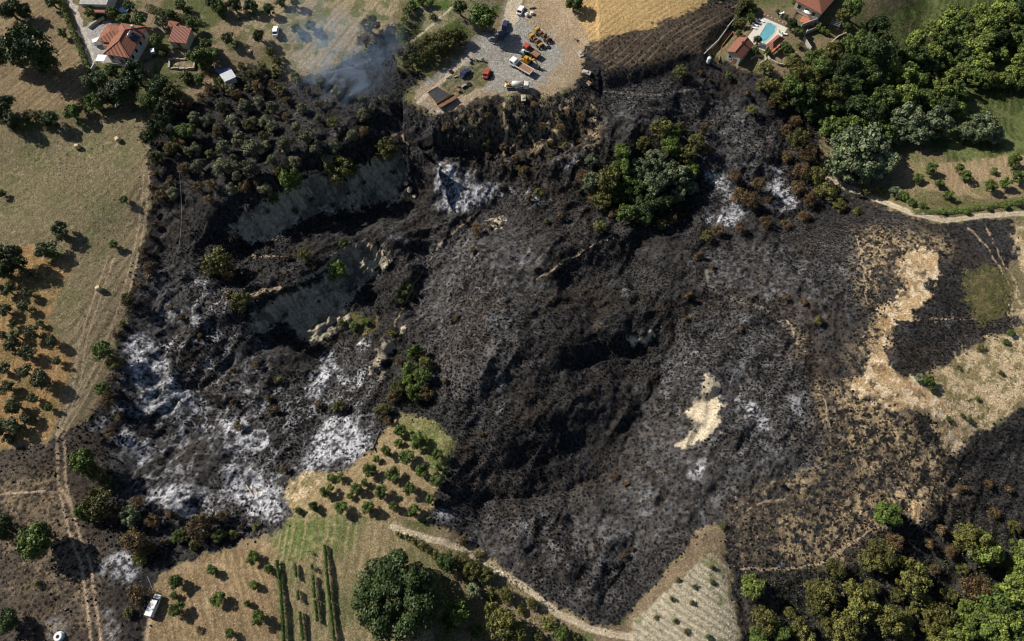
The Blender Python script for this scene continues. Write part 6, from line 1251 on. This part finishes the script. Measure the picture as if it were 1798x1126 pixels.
# charred trunks lying in the burn, and dead snags
LOGS = [((432,852),(446,872),'pale fallen trunk, left of the two in the lower ash basin'),((446,858),(462,880),'pale fallen trunk, right of the two in the lower ash basin'),((258,780),(278,788),'charred fallen trunk in the left ash patch'),((655,790),(668,756),'fallen trunk at the left tip of the straw orchard'),((690,735),(676,748),'short charred log above the straw orchard'),
 ((310,700),(326,712),'charred log lying across the big left ash patch'),((580,770),(596,760),'charred log on the ash patch beside the straw orchard'),((1012,285),(1030,272),'pale fallen trunk in the ash streak left of the central grove'),((1255,350),(1275,362),'charred fallen trunk in the ash below the central grove'),((905,270),(925,300),'charred fallen trunk at the foot of the yard bank'),((1335,660),(1350,668),'small charred log on the open burnt slope'),((1235,900),(1256,906),'charred log near the tip of the ploughed triangle')]
for k, (a, b_, lab) in enumerate(LOGS):
    p, q = hit(*a, .15), hit(*b_, .15); o = empty('fallen_trunk', p); tag(o, lab, 'log', 'fallen charred trunks'); d = (q[0]-p[0], q[1]-p[1], q[2]-p[2]); pale = 'pale' in lab
    MB().tube((0, 0, .12), (d[0], d[1], d[2]+.15), .17, .08, 7).build('trunk', M['silver' if False else ('stone' if pale else 'darkbark')], o)
    for t, sd_ in ((.45, 1), (.65, -1), (.8, 1)): MB().tube((d[0]*t, d[1]*t, d[2]*t+.15), (d[0]*(t+.2)-d[1]*.22*sd_, d[1]*(t+.2)+d[0]*.22*sd_, d[2]*t+.5), .06, .02, 5).build('branch', M['stone' if pale else 'darkbark'], o)
for k, (q, lab) in enumerate([((300,372),'bare black dead tree near the west edge of the burn'),((705,150),'bare black dead tree left of the black sheet'),((950,352),'bare black dead tree at the foot of the yard slope'),((1258,420),'bare black dead tree south-east of the central grove'),((1345,270),'bare black dead tree in the east ravine'),((515,600),'bare black dead tree below the lower sandy cliff'),((1675,880),'bare black dead tree in the lower right burn')]):
    p = hit(*q, 2); o = empty('dead_tree', p, k*1.3); tag(o, lab, 'dead tree', 'bare dead trees'); r_ = random.Random(k+40)
    MB().tube((0, 0, -.3), (.3, .1, 4.6), .16, .05, 7).build('trunk', M['darkbark'], o)
    for i in range(7):
        a_ = r_.uniform(0, 6.28); h_ = 1.5+i*.42; l_ = 1.9-.16*i; MB().tube((.3*h_/4.6, .1*h_/4.6, h_), (.3+math.cos(a_)*l_, .1+math.sin(a_)*l_, h_+l_*.7), .06, .015, 5).build('branch', M['darkbark'], o)
# ------------------------------------------------------------------ smoke still rising from the upper burn
def smoke(q, r_, top, dens, label, lean):
    x, y, z = hit(*q, 0); me = bpy.data.meshes.new('smoke'); b = MB(); b.box((0, 0, 0), (2, 2, 2)); me.from_pydata(b.v, [], b.f)
    m = bpy.data.materials.new('smoke'); m.use_nodes = True; n = m.node_tree.nodes; l = m.node_tree.links; n.clear(); out = n.new('ShaderNodeOutputMaterial'); v = n.new('ShaderNodeVolumePrincipled'); v.inputs['Color'].default_value = (.50, .70, 1, 1)
    tc = n.new('ShaderNodeTexCoord'); ln = n.new('ShaderNodeVectorMath'); ln.operation = 'LENGTH'; l.new(tc.outputs['Object'], ln.inputs[0]); fr = n.new('ShaderNodeMapRange'); fr.inputs[1].default_value = .15; fr.inputs[2].default_value = .98; fr.inputs[3].default_value = 1; fr.inputs[4].default_value = 0; fr.interpolation_type = 'SMOOTHSTEP'; l.new(ln.outputs['Value'], fr.inputs[0])
    nz = n.new('ShaderNodeTexNoise'); nz.inputs['Scale'].default_value = 2.0; nz.inputs['Detail'].default_value = 6; nz.inputs['Roughness'].default_value = .6; nz.inputs['Distortion'].default_value = 1.6; l.new(tc.outputs['Object'], nz.inputs['Vector']); nr = n.new('ShaderNodeMapRange'); nr.inputs[1].default_value = .46; nr.inputs[2].default_value = .80; l.new(nz.outputs[0], nr.inputs[0])
    mu = n.new('ShaderNodeMath'); mu.operation = 'MULTIPLY'; l.new(fr.outputs[0], mu.inputs[0]); l.new(nr.outputs[0], mu.inputs[1]); m3 = n.new('ShaderNodeMath'); m3.operation = 'MULTIPLY'; m3.inputs[1].default_value = dens; l.new(mu.outputs[0], m3.inputs[0]); l.new(m3.outputs[0], v.inputs['Density']); l.new(v.outputs[0], out.inputs['Volume'])
    me.materials.append(m); o = link('smoke', me); o.location = (x+lean[0], y+lean[1], z+top*.5); o.scale = (r_, r_*.8, top*.55); o.rotation_euler = (.25, -.25, .3); tag(o, label, 'smoke', kind='stuff')
smoke((640,138), 24, 13, .22, 'thin blue-white smoke drifting up from the smouldering ground', (-4, 0))
smoke((585,112), 15, 20, .13, 'fainter smoke veil drifting over the field edge', (-4, 4))
